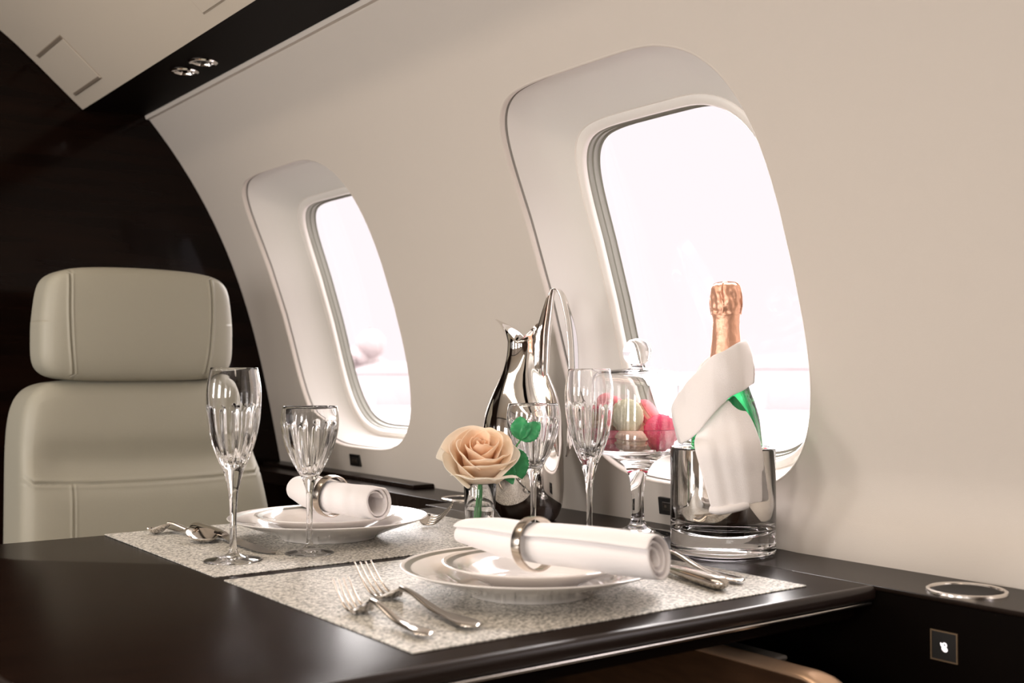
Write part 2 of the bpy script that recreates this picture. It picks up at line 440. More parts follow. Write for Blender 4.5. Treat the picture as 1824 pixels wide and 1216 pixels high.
# ------------------------------------------------------------------ side ledge with cup holder rings
def rounded_rect(x0, x1, y0, y1, rads, seg=10):
    """rads: radius at (x0,y0),(x1,y0),(x1,y1),(x0,y1)"""
    cs = [((x0, y0), PI, rads[0], 1, 1), ((x1, y0), 1.5 * PI, rads[1], -1, 1), ((x1, y1), 0, rads[2], -1, -1), ((x0, y1), .5 * PI, rads[3], 1, -1)]
    pts = []
    for (cx, cy), a0, r, sx, sy in cs:
        if r <= 0: pts.append((cx, cy)); continue
        ox, oy = cx + sx * r, cy + sy * r
        for k in range(seg + 1):
            a = a0 + .5 * PI * k / seg; pts.append((ox + r * math.cos(a), oy + r * math.sin(a)))
    return pts
def slab(name, outline, z0, z1, m, parent=None, edge=0.0, es=5, off=(0, 0, 0), mats2=None, keepx=None):
    """solid slab whose top and bottom edges are rounded inwards by edge"""
    cx = sum(p[0] for p in outline) / len(outline); cy = sum(p[1] for p in outline) / len(outline)
    def inset(d):
        n = len(outline); out = []
        for i in range(n):
            p0, p1, p2 = Vector(outline[i - 1]), Vector(outline[i]), Vector(outline[(i + 1) % n])
            d1 = (p1 - p0).normalized() if (p1 - p0).length > 1e-9 else Vector((0, 0)); d2 = (p2 - p1).normalized() if (p2 - p1).length > 1e-9 else Vector((0, 0))
            nn = Vector((-(d1 + d2).y, (d1 + d2).x))
            if nn.length > 1e-9: nn.normalize()
            k = 1 / max(.5, nn.dot(Vector((-d1.y, d1.x)))) if d1.length else 1
            pt = p1 + nn * d * k
            if keepx is not None and p1.x > keepx: pt.x = p1.x
            out.append(pt)
        return out
    rows = []
    if edge > 0:
        for k in range(es + 1):
            a = .5 * PI * k / es; rows.append((inset(edge * (1 - math.sin(a))), z0 + edge * (1 - math.cos(a))))
        for k in range(es + 1):
            a = .5 * PI * k / es; rows.append((inset(edge * (1 - math.cos(a))), z1 - edge * (1 - math.sin(a))))
    else:
        rows = [(inset(0), z0), (inset(0), z1)]
    q = M(); q.grid([[(p.x + off[0], p.y + off[1], z + off[2]) for p in r] for r, z in rows], closed_u=True)
    L = len(outline); nr = len(rows)
    q.f.append(tuple(reversed(range(L)))); q.mi.append(0)
    q.f.append(tuple((nr - 1) * L + i for i in range(L))); q.mi.append(1 if mats2 else 0)
    return q.build(name, [m, mats2] if mats2 else m, parent, angle=38)

led = thing('side_ledge', 'dark veneer side ledge along the cabin wall under the windows', 'ledge', (1.09, 1.0, -.70))
def loc_box(root, name, b, m, bevel=None):
    o = box_obj(name, b, m, root, bevel)
    o.data.transform(Matrix.Translation(-Vector(root.location))); return o
# near length (beside the table) and far length (a little narrower)
for nm, b in (('ledge_top', (1.0097, 1.22, -1.2, 1.625, TZ - .005, TZ)), ('ledge_top', (1.060, 1.22, 1.627, 2.519, TZ - .026, TZ))):
    loc_box(led, nm, b, LEDGE, .002)
loc_box(led, 'ledge_face', (1.0110, 1.20, -1.2, 1.6255, 0.30, TZ - .0052), FACEBLACK)
loc_box(led, 'ledge_face', (1.068, 1.20, 1.6275, 2.519, 0.02, TZ - .0262), WOODBULK)
loc_box(led, 'raised_rail', (1.118, 1.20, 1.84, 2.515, TZ, TZ + .008), LEDGE, .002)
def ledge_ring(x, y, r, label):
    t = thing('cup_holder', label, 'cup holder', (x, y, 0.0))
    M().lathe([(r - .0042, .0003), (r - .0036, .0022), (r - .0018, .0032), (r, .0022), (r + .0005, .0002)], 72).build('metal_rim', SILTRIM, t)
    M().lathe([(0, .0012), (r * .62, .0014), (r * .78, .0018), (r - .0052, .0008), (r - .0046, .0001), (0, .0001)], 64).build('dark_lid', LID, t)
    return t
ledge_ring(1.0588, .6678, .039, 'round flush cup holder with metal rim on the ledge in the right foreground')
ledge_ring(1.105, 1.655, .037, 'round flush cup holder with metal rim on the ledge behind the rose')

# square switch on the ledge face
sw = thing('switch_panel', 'small square lit switch with metal frame on the dark ledge face', 'switch', (1.0108, .662, -.047))
def frame_sq(h, w, t, d):
    q = M()
    q.box(-d, 0, -h, h, w - t, w).box(-d, 0, -h, h, -w, -w + t).box(-d, 0, -h, -h + t, -w + t, w - t).box(-d, 0, h - t, h, -w + t, w - t)
    return q
frame_sq(.0148, .0148, .0013, .0016).build('frame', DIMGOLD, sw)
M().box(-.0008, 0, -.0134, .0134, -.0134, .0134).build('button_face', BLACK, sw)
GLY = mat('switch_glyph', (.9, .88, .9), .5, emit=(1.0, .93, .96), estr=.9)
q = M()
def flat_blob(q, cy, cz, ry, rz, rot=0, hole=0.0, seg=24, x=-.0012):
    vs = []; fs = []
    for k in range(seg):
        a = 2 * PI * k / seg
        for s in (1.0, hole):
            u, w = ry * s * math.cos(a), rz * s * math.sin(a)
            vs.append((x, cy + u * math.cos(rot) - w * math.sin(rot), cz + u * math.sin(rot) + w * math.cos(rot)))
            vs.append((x + .0004, cy + u * math.cos(rot) - w * math.sin(rot), cz + u * math.sin(rot) + w * math.cos(rot)))
    for k in range(seg):
        j = (k + 1) % seg; A, B = 4 * k, 4 * j
        fs += [(A, A + 2, B + 2, B), (A, B, B + 1, A + 1), (A + 2, A + 3, B + 3, B + 2)]
    q.add(vs, fs)
flat_blob(q, -.0006, .0014, .0026, .0024, .2, .42)      # upper ring of the "8"-like sign
flat_blob(q, -.0006, -.0026, .0034, .0026, .5, .25)     # lower bowl
flat_blob(q, .0028, .0012, .0010, .0022, -.5, .0)       # side stroke
q.build('glyph', GLY, sw, fix=False)

# power sockets on the wall
def socket(x, y, z, label):
    t = thing('power_socket', label, 'socket', (x, y, z), rot=(0, math.radians(-6), 0))
    M().box(-.003, .004, -.0215, .0215, -.0125, .0125).build('faceplate', BLACK, t, bevel=.001)
    M().box(-.0036, .0, -.013, .013, -.006, .006).build('socket_face', mat('socket_dark', (.03, .026, .022), .3), t, bevel=.0008)
    for s in (-1, 1):
        M().box(-.0042, .0, s * .006 - .0018, s * .006 + .0018, -.0016, .0016).build('pin_hole', mat('pin_metal', (.25, .2, .16), .4, metal=1), t)
    return t
socket(prof(.034) - .001, 2.137, .034, 'small black power socket in the wall under the far window')
socket(wallx(1.200, .028) - .001, 1.196, .028, 'small black power socket in the wall beside the glass ice bucket')

# ------------------------------------------------------------------ table
tab = thing('dining_table', 'dark glossy wood dining table with rounded near corner, laid for two', 'table', (.60, 1.16, -.70))
def tl(o): o.data.transform(Matrix.Translation(-Vector(tab.location))); return o
ol = rounded_rect(.190, 1.0095, .7405, 1.588, (.165, 0, 0, .02), 14)
tl(slab('tabletop', ol, TZ - .016, TZ, WOODEDGE, tab, edge=.0065, mats2=WOOD, keepx=1.009))
ol2 = rounded_rect(.1925, 1.0085, .7425, 1.585, (.162, .004, .004, .02), 14)
tl(slab('edge_trim', ol2, TZ - .0195, TZ - .0162, SILTRIM, tab, edge=.0012, es=3))
ol3 = rounded_rect(.215, .995, .755, 1.56, (.15, .004, .004, .02), 14)
tl(slab('underframe', ol3, TZ - .034, TZ - .0197, GLOSSBLACK, tab, edge=.003))
loc_box(tab, 'pedestal', (.45, .80, 1.05, 1.35, 0.0, TZ - .0345), CAB, .01)

# side cabinet / armrest under the table against the wall side, with champagne trim
arm = thing('armrest_cabinet', 'brown veneer side cabinet with curved champagne metal trim below the table edge', 'cabinet', (.91, 1.1, -.70))
loc_box(arm, 'side_panel', (.868, .895, .700, 1.60, 0.0, TZ - .066), CAB, .003)
path = spline([(.866, 1.60, TZ - .062), (.866, 1.30, TZ - .062), (.866, 1.0, TZ - .062), (.866, .84, TZ - .062), (.868, .74, TZ - .063), (.872, .705, TZ - .066), (.878, .688, TZ - .078), (.882, .682, TZ - .11), (.882, .682, TZ - .25)], 60)
q = M(); q.sweep(path, lambda i, t: [((.010 + .006 * smooth01((t - .5) / .3)) * math.cos(2 * PI * k / 16) * (1 if True else 1), .0045 * math.sin(2 * PI * k / 16)) for k in range(16)], up=(-.25, -.1, 1))
o = q.build('metal_trim', TRIMM, arm); o.data.transform(Matrix.Translation(-Vector(arm.location)))
loc_box(arm, 'top_pad', (.876, .902, .765, 1.60, TZ - .066, TZ - .0600), mat('grey_pad', (.10, .088, .075), .4), .003)

# ------------------------------------------------------------------ seat
def rbox(dx, dy, dz, nx, ny, nz, n=6.0, disp=None):
    """rounded box from a cube grid; disp(p_unit, pos) -> pos"""
    q = M(); vid = {}; vs = []; fs = []
    def vert(i, j, k):
        key = (i, j, k)
        if key in vid: return vid[key]
        p = [2 * i / nx - 1, 2 * j / ny - 1, 2 * k / nz - 1]
        L = (abs(p[0]) ** n + abs(p[1]) ** n + abs(p[2]) ** n) ** (1 / n)
        u = Vector((p[0] / L, p[1] / L, p[2] / L))
        pos = Vector((u.x * dx, u.y * dy, u.z * dz))
        if disp: pos = disp(Vector(p), pos)
        vid[key] = len(vs); vs.append(pos); return vid[key]
    for i in range(nx):
        for j in range(ny):
            for k in (0, nz): fs.append((vert(i, j, k), vert(i + 1, j, k), vert(i + 1, j + 1, k), vert(i, j + 1, k)))
        for k in range(nz):
            for j in (0, ny): fs.append((vert(i, j, k), vert(i + 1, j, k), vert(i + 1, j, k + 1), vert(i, j, k + 1)))
    for j in range(ny):
        for k in range(nz):
            for i in (0, nx): fs.append((vert(i, j, k), vert(i, j + 1, k), vert(i, j + 1, k + 1), vert(i, j, k + 1)))
    q.add(vs, fs); return q
def groove(d, w=.0016, depth=.0032): return -depth * math.exp(-(d / w) ** 2) + .0016 * math.exp(-((abs(d) - 2.2 * w) / (1.4 * w)) ** 2)

seat = thing('cabin_seat', 'pale leather cabin seat with separate headrest facing the table', 'seat', (.715, 2.15, -.70))
# headrest
hw, hd, hz = .180, .062, .104
def hd_disp(p, pos):
    tz = pos.z / hz
    pos = pos.copy()
    wscale = 1.0 - .05 * smooth01((tz + .2) / 1.2)
    pos.x *= wscale * (.965 if pos.x < 0 else 1.0)
    if pos.z > 0: pos.z -= .010 * (pos.x / hw) ** 2 * (pos.z / hz)      # crowned top edge
    else: pos.z -= -.003 * (pos.x / hw) ** 2
    if p.y < 0:
        f = 1 - (abs(pos.x) / hw) ** 2
        pos.y += .004 - .010 * f * (1 - tz * tz)
        s = groove(abs(pos.x) - (.128 + .004 * tz - .006 * tz * tz))
        pos.y -= s
    return pos
h = rbox(hw, hd, hz, 240, 20, 70, 6.4, hd_disp).build('headrest', LEATHER, seat, angle=None)
h.location = (-.027, -.018, .70 + .3065)
# backrest
bw, bd, bz = .240, .085, .36
def bk_disp(p, pos):
    pos = pos.copy(); tz = pos.z / bz
    if pos.x > 0: pos.x *= 1.0 - .24 * smooth01((tz + .15) / 1.15) ** 1.3
    else: pos.x *= .965 - .01 * smooth01((tz + .3) / 1.3)
    if p.y < 0:
        zz = pos.z
        seamz = .172 + .01 * (pos.x / bw) ** 2
        fx = smooth01((1 - abs(pos.x) / bw) / .35)
        upper = smooth01((zz - seamz) / .07)
        pos.y -= (.012 * (1 - upper) - .018 * math.exp(-((zz - seamz - .03) / .035) ** 2) * fx)
        s = groove(zz - seamz, .0022, .004)
        if zz < seamz: s += groove(pos.x + .147, .0016, .003) + groove(pos.x - .147, .0016, .003)
        pos.y -= s
    # recline
    pos.y += .10 * (pos.z - bz) * -1 * -1 * .35 if False else 0
    return pos
b = rbox(bw, bd, bz, 220, 16, 240, 8.5, bk_disp).build('backrest', LEATHER, seat, angle=None)
b.location = (0, .01, .70 + .205 - bz + .0); b.rotation_euler = (math.radians(-2), 0, 0)
rbox(.25, .27, .07, 30, 30, 12, 6).build('seat_cushion', LEATHER, seat, loc=(0, -.26, .42), angle=None)
rbox(.035, .26, .05, 10, 30, 12, 5).build('armrest', LEATHERSIDE, seat, loc=(-.29, -.16, .53), angle=None)
rbox(.24, .24, .16, 20, 20, 12, 8).build('seat_base', LEATHERSIDE, seat, loc=(0, -.20, .18), angle=None)

# ------------------------------------------------------------------ placemats
for yc, h, lab in ((.973, .193, 'speckled silver woven placemat nearest the camera'), (1.387, .1968, 'speckled silver woven placemat on the far side, nearer the cabin seat')):
    t = slab('placemat', rounded_rect(-.2377, .2377, -h, h, (.002,) * 4, 3), 0.0002, .0014, MATVINYL, edge=.0004, es=2)
    t.location = (.7116, yc, TZ); tag(t, lab, 'placemat', 'silver placemats on the table')
MZ = .0014

# ------------------------------------------------------------------ plates
def plate_mesh(R, H, well, rimw=.0035):
    # top surface profile, then lip, then underside with foot ring
    p = [(0, .0055), (well * .55, .0052), (well * .88, .0056), (well, .0068), (well + .006, .0098), (lerp(well, R, .35), H * .66 + .002), (R - .016, H * .86),
         (R - .0125, H * .895), (R - .0045, H * .97), (R - .0015, H * 1.0), (R, H - .0008), (R - .0015, H - .0022),
         (lerp(well, R, .55), H * .70 - .002), (lerp(well, R, .2), H * .40), (well - .004, .0045), (well - .007, .0018), (well - .009, .0), (well - .013, .0), (well - .015, .0022), (0, .0026)]
    bandk = {7, }
    q = M()
    # resample with curvature and assign the band material by radius on the top side
    vs = []
    top = p[:10]; bot = p[10:]
    q.lathe(p[:8], 96, mi=0)
    q.lathe(p[7:9], 96, mi=1)
    q.lathe(p[8:], 96, mi=0)
    return q
def plate(name, x, y, z, R, H, well, lab):
    o = plate_mesh(R, H, well).build(name, [CHINA, BAND], angle=30, subd=1)
    o.location = (x, y, TZ + z); tag(o, lab, 'plate'); return o
PN = (.6958, .9192); PF = (.706, 1.378)
plate('dinner_plate', *PN, MZ, .1315, .0295, .072, 'large white dinner plate with silver rim band on the near placemat')
plate('dinner_plate', *PF, MZ, .1325, .0295, .072, 'large white dinner plate with silver rim band on the far placemat')
SP = MZ + .0060
plate('side_plate', PN[0] + .004, PN[1] - .002, SP, .094, .0265, .052, 'smaller white plate stacked on the near dinner plate under its napkin')
plate('side_plate', PF[0] - .003, PF[1] + .002, SP, .094, .0265, .052, 'smaller white plate stacked on the far dinner plate under its napkin')

# ------------------------------------------------------------------ napkins rolled in rings
def napkin_roll(name, path, rad, lab, turns, hollow, squash, seedv, ph0):
    """path: axis points, rad(t): outer radius; rolled cloth as a spiral sheet"""
    n = 46; P = spline(path, n); rows = []
    nseg = int(34 * turns)
    for i, p in enumerate(P):
        d = (P[min(i + 1, n)] - P[max(i - 1, 0)]).normalized()
        side = d.cross(Vector((0, 0, 1))).normalized(); w = side.cross(d)
        t = i / n; R = rad(t); row = []
        for k in range(nseg + 1):
            s = k / nseg; a = ph0 + 2 * PI * turns * s
            r = R * lerp(1.0, hollow, s ** .9)
            r *= 1 + .035 * noise.noise(Vector((math.cos(a) * 1.2 + seedv, math.sin(a) * 1.2, t * 5))) + .085 * noise.noise(Vector((math.cos(a) * .8 + seedv, math.sin(a) * .8 + 7, t * 3.2)))
            sq = squash(t)
            e = .0
            # uneven cut at the ends
            sh = .004 * math.sin(a * 1.0 + seedv) * (1 if t > .5 else -1) * max(0, abs(2 * t - 1) - .9) * 10 - .006 * s * (1 if t > .5 else -1) * max(0, abs(2 * t - 1) - .9) * 10
            row.append(p + side * (r * math.cos(a)) + w * (r * sq * math.sin(a)) + d * sh)
        rows.append(row)
    q = M().grid(rows)
    o = q.build(name, CLOTH, angle=None, solid=.0028, subd=1, fix=False)
    c = P[n // 2]; zb = min(v[2] for v in q.v) - .0014
    org = Vector((c.x, c.y, zb)); o.data.transform(Matrix.Translation(-org)); o.location = org + Vector((0, 0, TZ))
    tag(o, lab, 'napkin'); return o
napkin_roll('rolled_napkin', [(.6755, 1.013, .0530), (.6725, .95, .0550), (.6735, .886, .0560), (.687, .822, .0575), (.7130, .749, .0555)],
            lambda t: interp([(0, .0135), (.10, .0165), (.30, .0200), (.50, .0208), (.62, .0226), (.85, .0248), (1, .0246)], t),
            'white linen napkin rolled in a ring, lying on the near plates', 2.7, .30, lambda t: interp([(0, .95), (.4, 1.0), (1, .88)], t), 3.1, .5)
napkin_roll('rolled_napkin', [(.722, 1.505, .0560), (.712, 1.43, .0560), (.708, 1.372, .0565), (.719, 1.33, .0545), (.733, 1.289, .0530)],
            lambda t: interp([(0, .0190), (.15, .0235), (.40, .0230), (.62, .0225), (.85, .0240), (1, .0235)], t),
            'white linen napkin rolled in a ring, lying on the far plates', 2.1, .62, lambda t: interp([(0, 1.0), (.6, .98), (1, .92)], t), 9.4, 2.2)
def napkin_ring(c, d, R, tilt, lab):
    q = M(); w = .0055
    q.lathe([(R, -w), (R + .0012, -w - .0006), (R + .0022, -w), (R + .0026, 0), (R + .0022, w), (R + .0012, w + .0006), (R, w), (R, -w)], 80)
    o = q.build('napkin_ring', RINGM, angle=40)
    z = Vector(d).normalized(); o.rotation_mode = 'QUATERNION'
    o.rotation_quaternion = z.to_track_quat('Z', 'Y'); o.location = Vector(c) + Vector((0, 0, TZ))
    tag(o, lab, 'napkin ring'); return o
napkin_ring((.6735, .883, .0560), (.10, -1, .10), .0242, 0, 'metal ring around the near rolled napkin')
napkin_ring((.7085, 1.375, .0562), (.20, -1, -.10), .0255, 0, 'metal ring around the far rolled napkin')

# ------------------------------------------------------------------ cutlery
def place_local(o, end, tip, z, name, lab, cat='cutlery', roll=0):
    ex, ey = end; tx, ty = tip
    a = math.atan2(ty - ey, tx - ex)
    o.location = (ex, ey, TZ + z); o.rotation_euler = (roll, 0, a)
    tag(o, lab, cat); return o
def handle_sweep(q, L, hL, w_end=.0105, w_neck=.0032, z_end=.004, z_mid=.006, z_neck=.014, th=.0017):
    """flared handle from x=0 (end) to x=hL (neck)"""
    n = 30; rows = []
    for i in range(n + 1):
        t = i / n; x = hL * t
        w = interp([(0, .0), (.012, w_end * .52), (.04, w_end * .82), (.09, w_end), (.18, w_end * .94), (.45, w_end * .55), (.8, w_neck * 1.15), (1, w_neck)], t)
        z = crom([(0, z_end), (.12, z_end + .0012), (.5, z_mid), (.85, z_neck), (1, z_neck + .001)], t)
        t2 = th * (1.0 if t < .3 else 1.25)
        ring = []
        for k in range(14):
            a = 2 * PI * k / 14
            ring.append((x, max(w, .0006) * math.cos(a), z + max(t2 * (1 if t > .01 else .4), .0003) * math.sin(a)))
        rows.append(ring)
    q.grid(rows, closed_u=True)
    q.f.append(tuple(range(14))); q.mi.append(0)
    return z_neck + .001
def fork(L, lab, end, tip, z=MZ, tip_h=.026, width=.0118, roll=0):
    q = M(); hL = L * .62
    zn = handle_sweep(q, L, hL, w_end=.0105 * L / .20)
    base = L * .735            # where the tines begin
    th = .0011
    def zc(x): return crom([(hL, zn), (lerp(hL, base, .35), zn * .72), (lerp(hL, base, .85), .0045), (lerp(base, L, .35), .0055), (lerp(base, L, .7), lerp(.006, tip_h, .42)), (L, tip_h)], x)
    n = 14; rows = []
    for i in range(n + 1):
        t = i / n; x = lerp(hL - .002, base + .002, t)
        w = interp([(0, .0032), (.3, .0042), (.55, width * .72), (.75, width * .97), (1, width)], t)
        row = []
        for k in range(9):
            u = -1 + 2 * k / 8
            row.append((x, u * w, zc(x) + .0022 * u * u * smooth01(t * 1.6) - .001 * smooth01(t * 1.6)))
        rows.append(row)
    bot = [[(p[0], p[1], p[2] - 2 * th) for p in r] for r in rows]
    ring_rows = [[(p[0], p[1], p[2]) for p in a] + [(p[0], p[1], p[2]) for p in reversed(bb)] for a, bb in zip(rows, bot)]
    q.grid(ring_rows, closed_u=True); Lr = len(ring_rows[0]); b0 = len(q.v) - len(ring_rows) * Lr
    q.f.append(tuple(b0 + i for i in range(Lr))); q.mi.append(0); q.f.append(tuple(b0 + (len(ring_rows) - 1) * Lr + i for i in reversed(range(Lr)))); q.mi.append(0)
    for k in range(4):
        u = -.78 + .52 * k; pth = []
        for i in range(17):
            t = i / 16; x = lerp(base - .003, L, t)
            pth.append(Vector((x, u * width * lerp(1, .93, t), zc(x) + .0012 * u * u - .001 - th)))
        q.sweep(pth, lambda i, t: [(lerp(.00215, .0008, t) * math.cos(2 * PI * j / 10), lerp(.0012, .0007, t) * math.sin(2 * PI * j / 10)) for j in range(10)])
    o = q.build('fork', SILVER, angle=50)
    return place_local(o, end, tip, z + abs(roll) * width * .9, 'fork', lab, 'fork', roll)
fork(.168, 'small dessert fork, leftmost on the near placemat', (.5060, .8075), (.5125, .975), tip_h=.028, width=.0112)
fork(.222, 'larger dinner fork between the small fork and the near plate', (.5555, .8105), (.5675, 1.033), tip_h=.030, width=.0125)
fork(.150, 'dark looking fork with raised tines right of the far plate', (.800, 1.480), (.898, 1.366), tip_h=.030, width=.0130, roll=.45)

def spoon(L, bw, bl, lab, end, tip, z=MZ, roll=0, bowl_up=True, ze=.004):
    q = M(); hL = L - bl
    zn = handle_sweep(q, L, hL + .004, w_end=.0095 * L / .18, z_end=ze)
    nx, ny = 22, 12
    top = []; 
    for i in range(nx + 1):
        t = i / nx; x = hL + bl * t
        w = bw * (math.sin(PI * min(1, max(0, t ** .85))) ** .55 if 0 < t < 1 else 0)
        w = max(w, .0028 * (1 - t)) if t < .15 else max(w, .0002)
        row = []
        for j in range(ny + 1):
            u = -1 + 2 * j / ny
            rimz = lerp(zn, .0075, smooth01(t * 1.3))
            depth = .0085 * math.sin(PI * min(1, max(0, t))) ** .8
            row.append((x, u * w, rimz - depth * (1 - u * u) * .95))
        top.append(row)
    rings = [[p for p in r] + [(p[0], p[1], p[2] - .0012) for p in reversed(r)] for r in top]
    q.grid(rings, closed_u=True)
    Lr = len(rings[0]); b0 = len(q.v) - len(rings) * Lr
    q.f.append(tuple(b0 + i for i in range(Lr))); q.mi.append(0); q.f.append(tuple(b0 + nx * Lr + i for i in reversed(range(Lr)))); q.mi.append(0)
    o = q.build('spoon', SILVER, angle=60)
    return place_local(o, end, tip, z, 'spoon', lab, 'spoon', roll)
spoon(.205, .0205, .062, 'steel spoon right of the near plate, beside the thick knife handle', (.8945, .8200), (.938, 1.020))
spoon(.150, .0200, .052, 'dark spoon with a deep bowl lying by the far knife', (.5560, 1.560), (.5560, 1.412), z=MZ)
spoon(.105, .0130, .036, 'small pale teaspoon at the left edge of the far placemat', (.5870, 1.4700), (.533, 1.540), z=MZ + .0005)

def knife(L, lab, end, tip, z=MZ, roll=0):
    root = thing('table_knife', lab, 'knife', (end[0], end[1], z), math.atan2(tip[1] - end[1], tip[0] - end[0]))
    hL = L * .44; n = 26; rows = []
    for i in range(n + 1):
        t = i / n; x = hL * t
        k = interp([(0, .0), (.015, .45), (.05, .80), (.10, .97), (.2, 1.0), (.7, .86), (.93, .66), (1, .5)], t)
        rows.append([(x, max(.0001, .0105 * k) * math.cos(2 * PI * j / 20), .0078 + max(.0001, .0074 * k) * math.sin(2 * PI * j / 20)) for j in range(20)])
    q = M().grid(rows, closed_u=True); q.f.append(tuple(n * 20 + j for j in reversed(range(20)))); q.mi.append(0)
    q.build('handle', SILVER, root, angle=60)
    rows = []; n = 26
    for i in range(n + 1):
        t = i / n; x = lerp(hL - .003, L, t)
        w0 = interp([(0, -.0045), (.1, -.0080), (.6, -.0095), (.85, -.0085), (.96, -.003), (1, .0055)], t)
        w1 = interp([(0, .0045), (.1, .0072), (.9, .0080), (1, .0062)], t)
        zc = interp([(0, .0078), (.3, .0048), (1, .0016)], t)
        rows.append([(x, w0, zc), (x, lerp(w0, w1, .5), zc + .0008), (x, w1, zc + .0011), (x, w1, zc - .0009), (x, lerp(w0, w1, .5), zc - .0007)])
    q = M().grid(rows, closed_u=True); q.f.append((4, 3, 2, 1, 0)); q.mi.append(0); q.f.append(tuple(n * 5 + j for j in range(5))); q.mi.append(0)
    q.build('blade', SILVER, root, angle=40)
    return root
knife(.235, 'table knife with thick polished handle right of the near plate', (.8540, .8045), (.9045, 1.034))
knife(.245, 'table knife with dark blade on the far placemat behind the tall flute', (.5790, 1.532), (.5830, 1.290))

# ------------------------------------------------------------------ cut crystal glasses
def crystal(name, outer, inner, cut_lo, cut_hi, ncut, cutd, lab, loc, cat, rz=0):
    """outer/inner: (z, r) tables; one closed mesh with vertical wedge cuts on the outside"""
    NS = 144; prof = []
    zs = sorted(set([o[0] for o in outer])); zt = outer[-1][0]
    n = 110; pts = [(0.0, 0.0)]
    outp = []
    for k in range(n + 1):
        z = zt * (k / n); outp.append((crom(outer, z), z))
    rbase = outer[0][1]
    prof = [(0, .0009), (rbase * .5, .0006), (rbase - .0015, 0.0)] + [(rbase, .0006)] + [(r, z) for r, z in outp if z > .0012]
    # rounded rim
    rt = outer[-1][1]; prof += [(rt - .0003, zt + .0003), (rt - .0009, zt + .0003)]
    zi0 = inner[0][0]; m = 50
    for k in range(m, -1, -1):
        z = zi0 + (zt - .0003 - zi0) * (k / m) ** 1.6
        prof.append((crom(inner, z) if k else 0.0, z))
    nout = 3 + 1 + len([1 for r, z in outp if z > .0012])
    def mod(r, z, a, k):
        if k >= nout: return r, z
        mask = smooth01((z - cut_lo) / .010) * (1 - smooth01((z - cut_hi) / .010))
        if mask <= 0: return r, z
        ph = (a * ncut / (2 * PI)) % 1.0
        d = abs(ph - .5) * 2
        g = max(0, 1 - d / .50)
        return r - cutd * mask * (g ** .8) * min(1, r / .02), z
    q = M().lathe(prof, NS, mod)
    o = q.build(name, GLASS, angle=None)
    o.location = (loc[0], loc[1], TZ + loc[2]); o.rotation_euler = (0, 0, rz)
    tag(o, lab, cat); return o
FL_O = [(0, .0345), (.0010, .0345), (.0030, .0270), (.0055, .0140), (.0085, .0068), (.014, .0045), (.035, .0038), (.060, .0041), (.080, .0056), (.092, .0083), (.1057, .0122), (.1175, .0178), (.134, .0240), (.148, .0275), (.165, .0303), (.180, .0314), (.197, .0316), (.212, .0298), (.225, .0272)]
FL_I = [(.1135, .0), (.1140, .004), (.1175, .0095), (.125, .0160), (.134, .0203), (.148, .0248), (.165, .0278), (.180, .0292), (.197, .0300), (.212, .0285), (.2247, .0261)]
WN_O = [(0, .0300), (.0010, .0300), (.0028, .0240), (.0050, .0130), (.0080, .0065), (.013, .0043), (.030, .0036), (.055, .0038), (.070, .0040), (.078, .0050), (.090, .0092), (.102, .0163), (.114, .0230), (.126, .0280), (.134, .0310), (.146, .0340), (.158, .0352), (.169, .0344), (.178, .0326)]
WN_I = [(.0955, .0), (.0960, .004), (.099, .0095), (.105, .0150), (.114, .0198), (.126, .0250), (.134, .0282), (.146, .0316), (.158, .0334), (.169, .0330), (.1777, .0314)]
crystal('champagne_flute', FL_O, FL_I, .108, .172, 14, .0026, 'tall cut crystal champagne flute at the left, on the far placemat', (.5308, 1.2775, MZ), 'glass', .1)
crystal('champagne_flute', FL_O, FL_I, .108, .172, 14, .0026, 'cut crystal champagne flute between the pitcher and the macaron stand', (.9600, 1.1420, 0.0), 'glass', .3)
crystal('wine_glass', WN_O, WN_I, .094, .150, 14, .0024, 'short cut crystal wine glass in front of the far plate', (.6265, 1.2728, MZ), 'glass', .2)
crystal('wine_glass', WN_O, WN_I, .094, .150, 14, .0024, 'cut crystal wine glass between the rose and the silver pitcher', (.9110, 1.1975, MZ), 'glass', .0)

# ------------------------------------------------------------------ rose in a small vase
VX, VY = .8019, 1.1620
vt = thing('bud_vase', 'small clear glass vase with water holding the rose', 'vase', (VX, VY, MZ))
VO = [(0, 0), (.0155, 0), (.0165, .001), (.0172, .02), (.0185, .05), (.0203, .0835), (.0200, .0842), (.0194, .0838), (.0176, .05), (.0162, .02), (.0152, .009), (.012, .0075), (0, .0070)]
M().lathe(VO, 64).build('glass_body', GLASS, vt, angle=None)
M().lathe([(0, .00715), (.012, .00765), (.0151, .0093), (.0160, .02), (.0174, .05), (.0176, .0560), (.0170, .0556), (0, .0555)], 64).build('water', WATER, vt, angle=None)

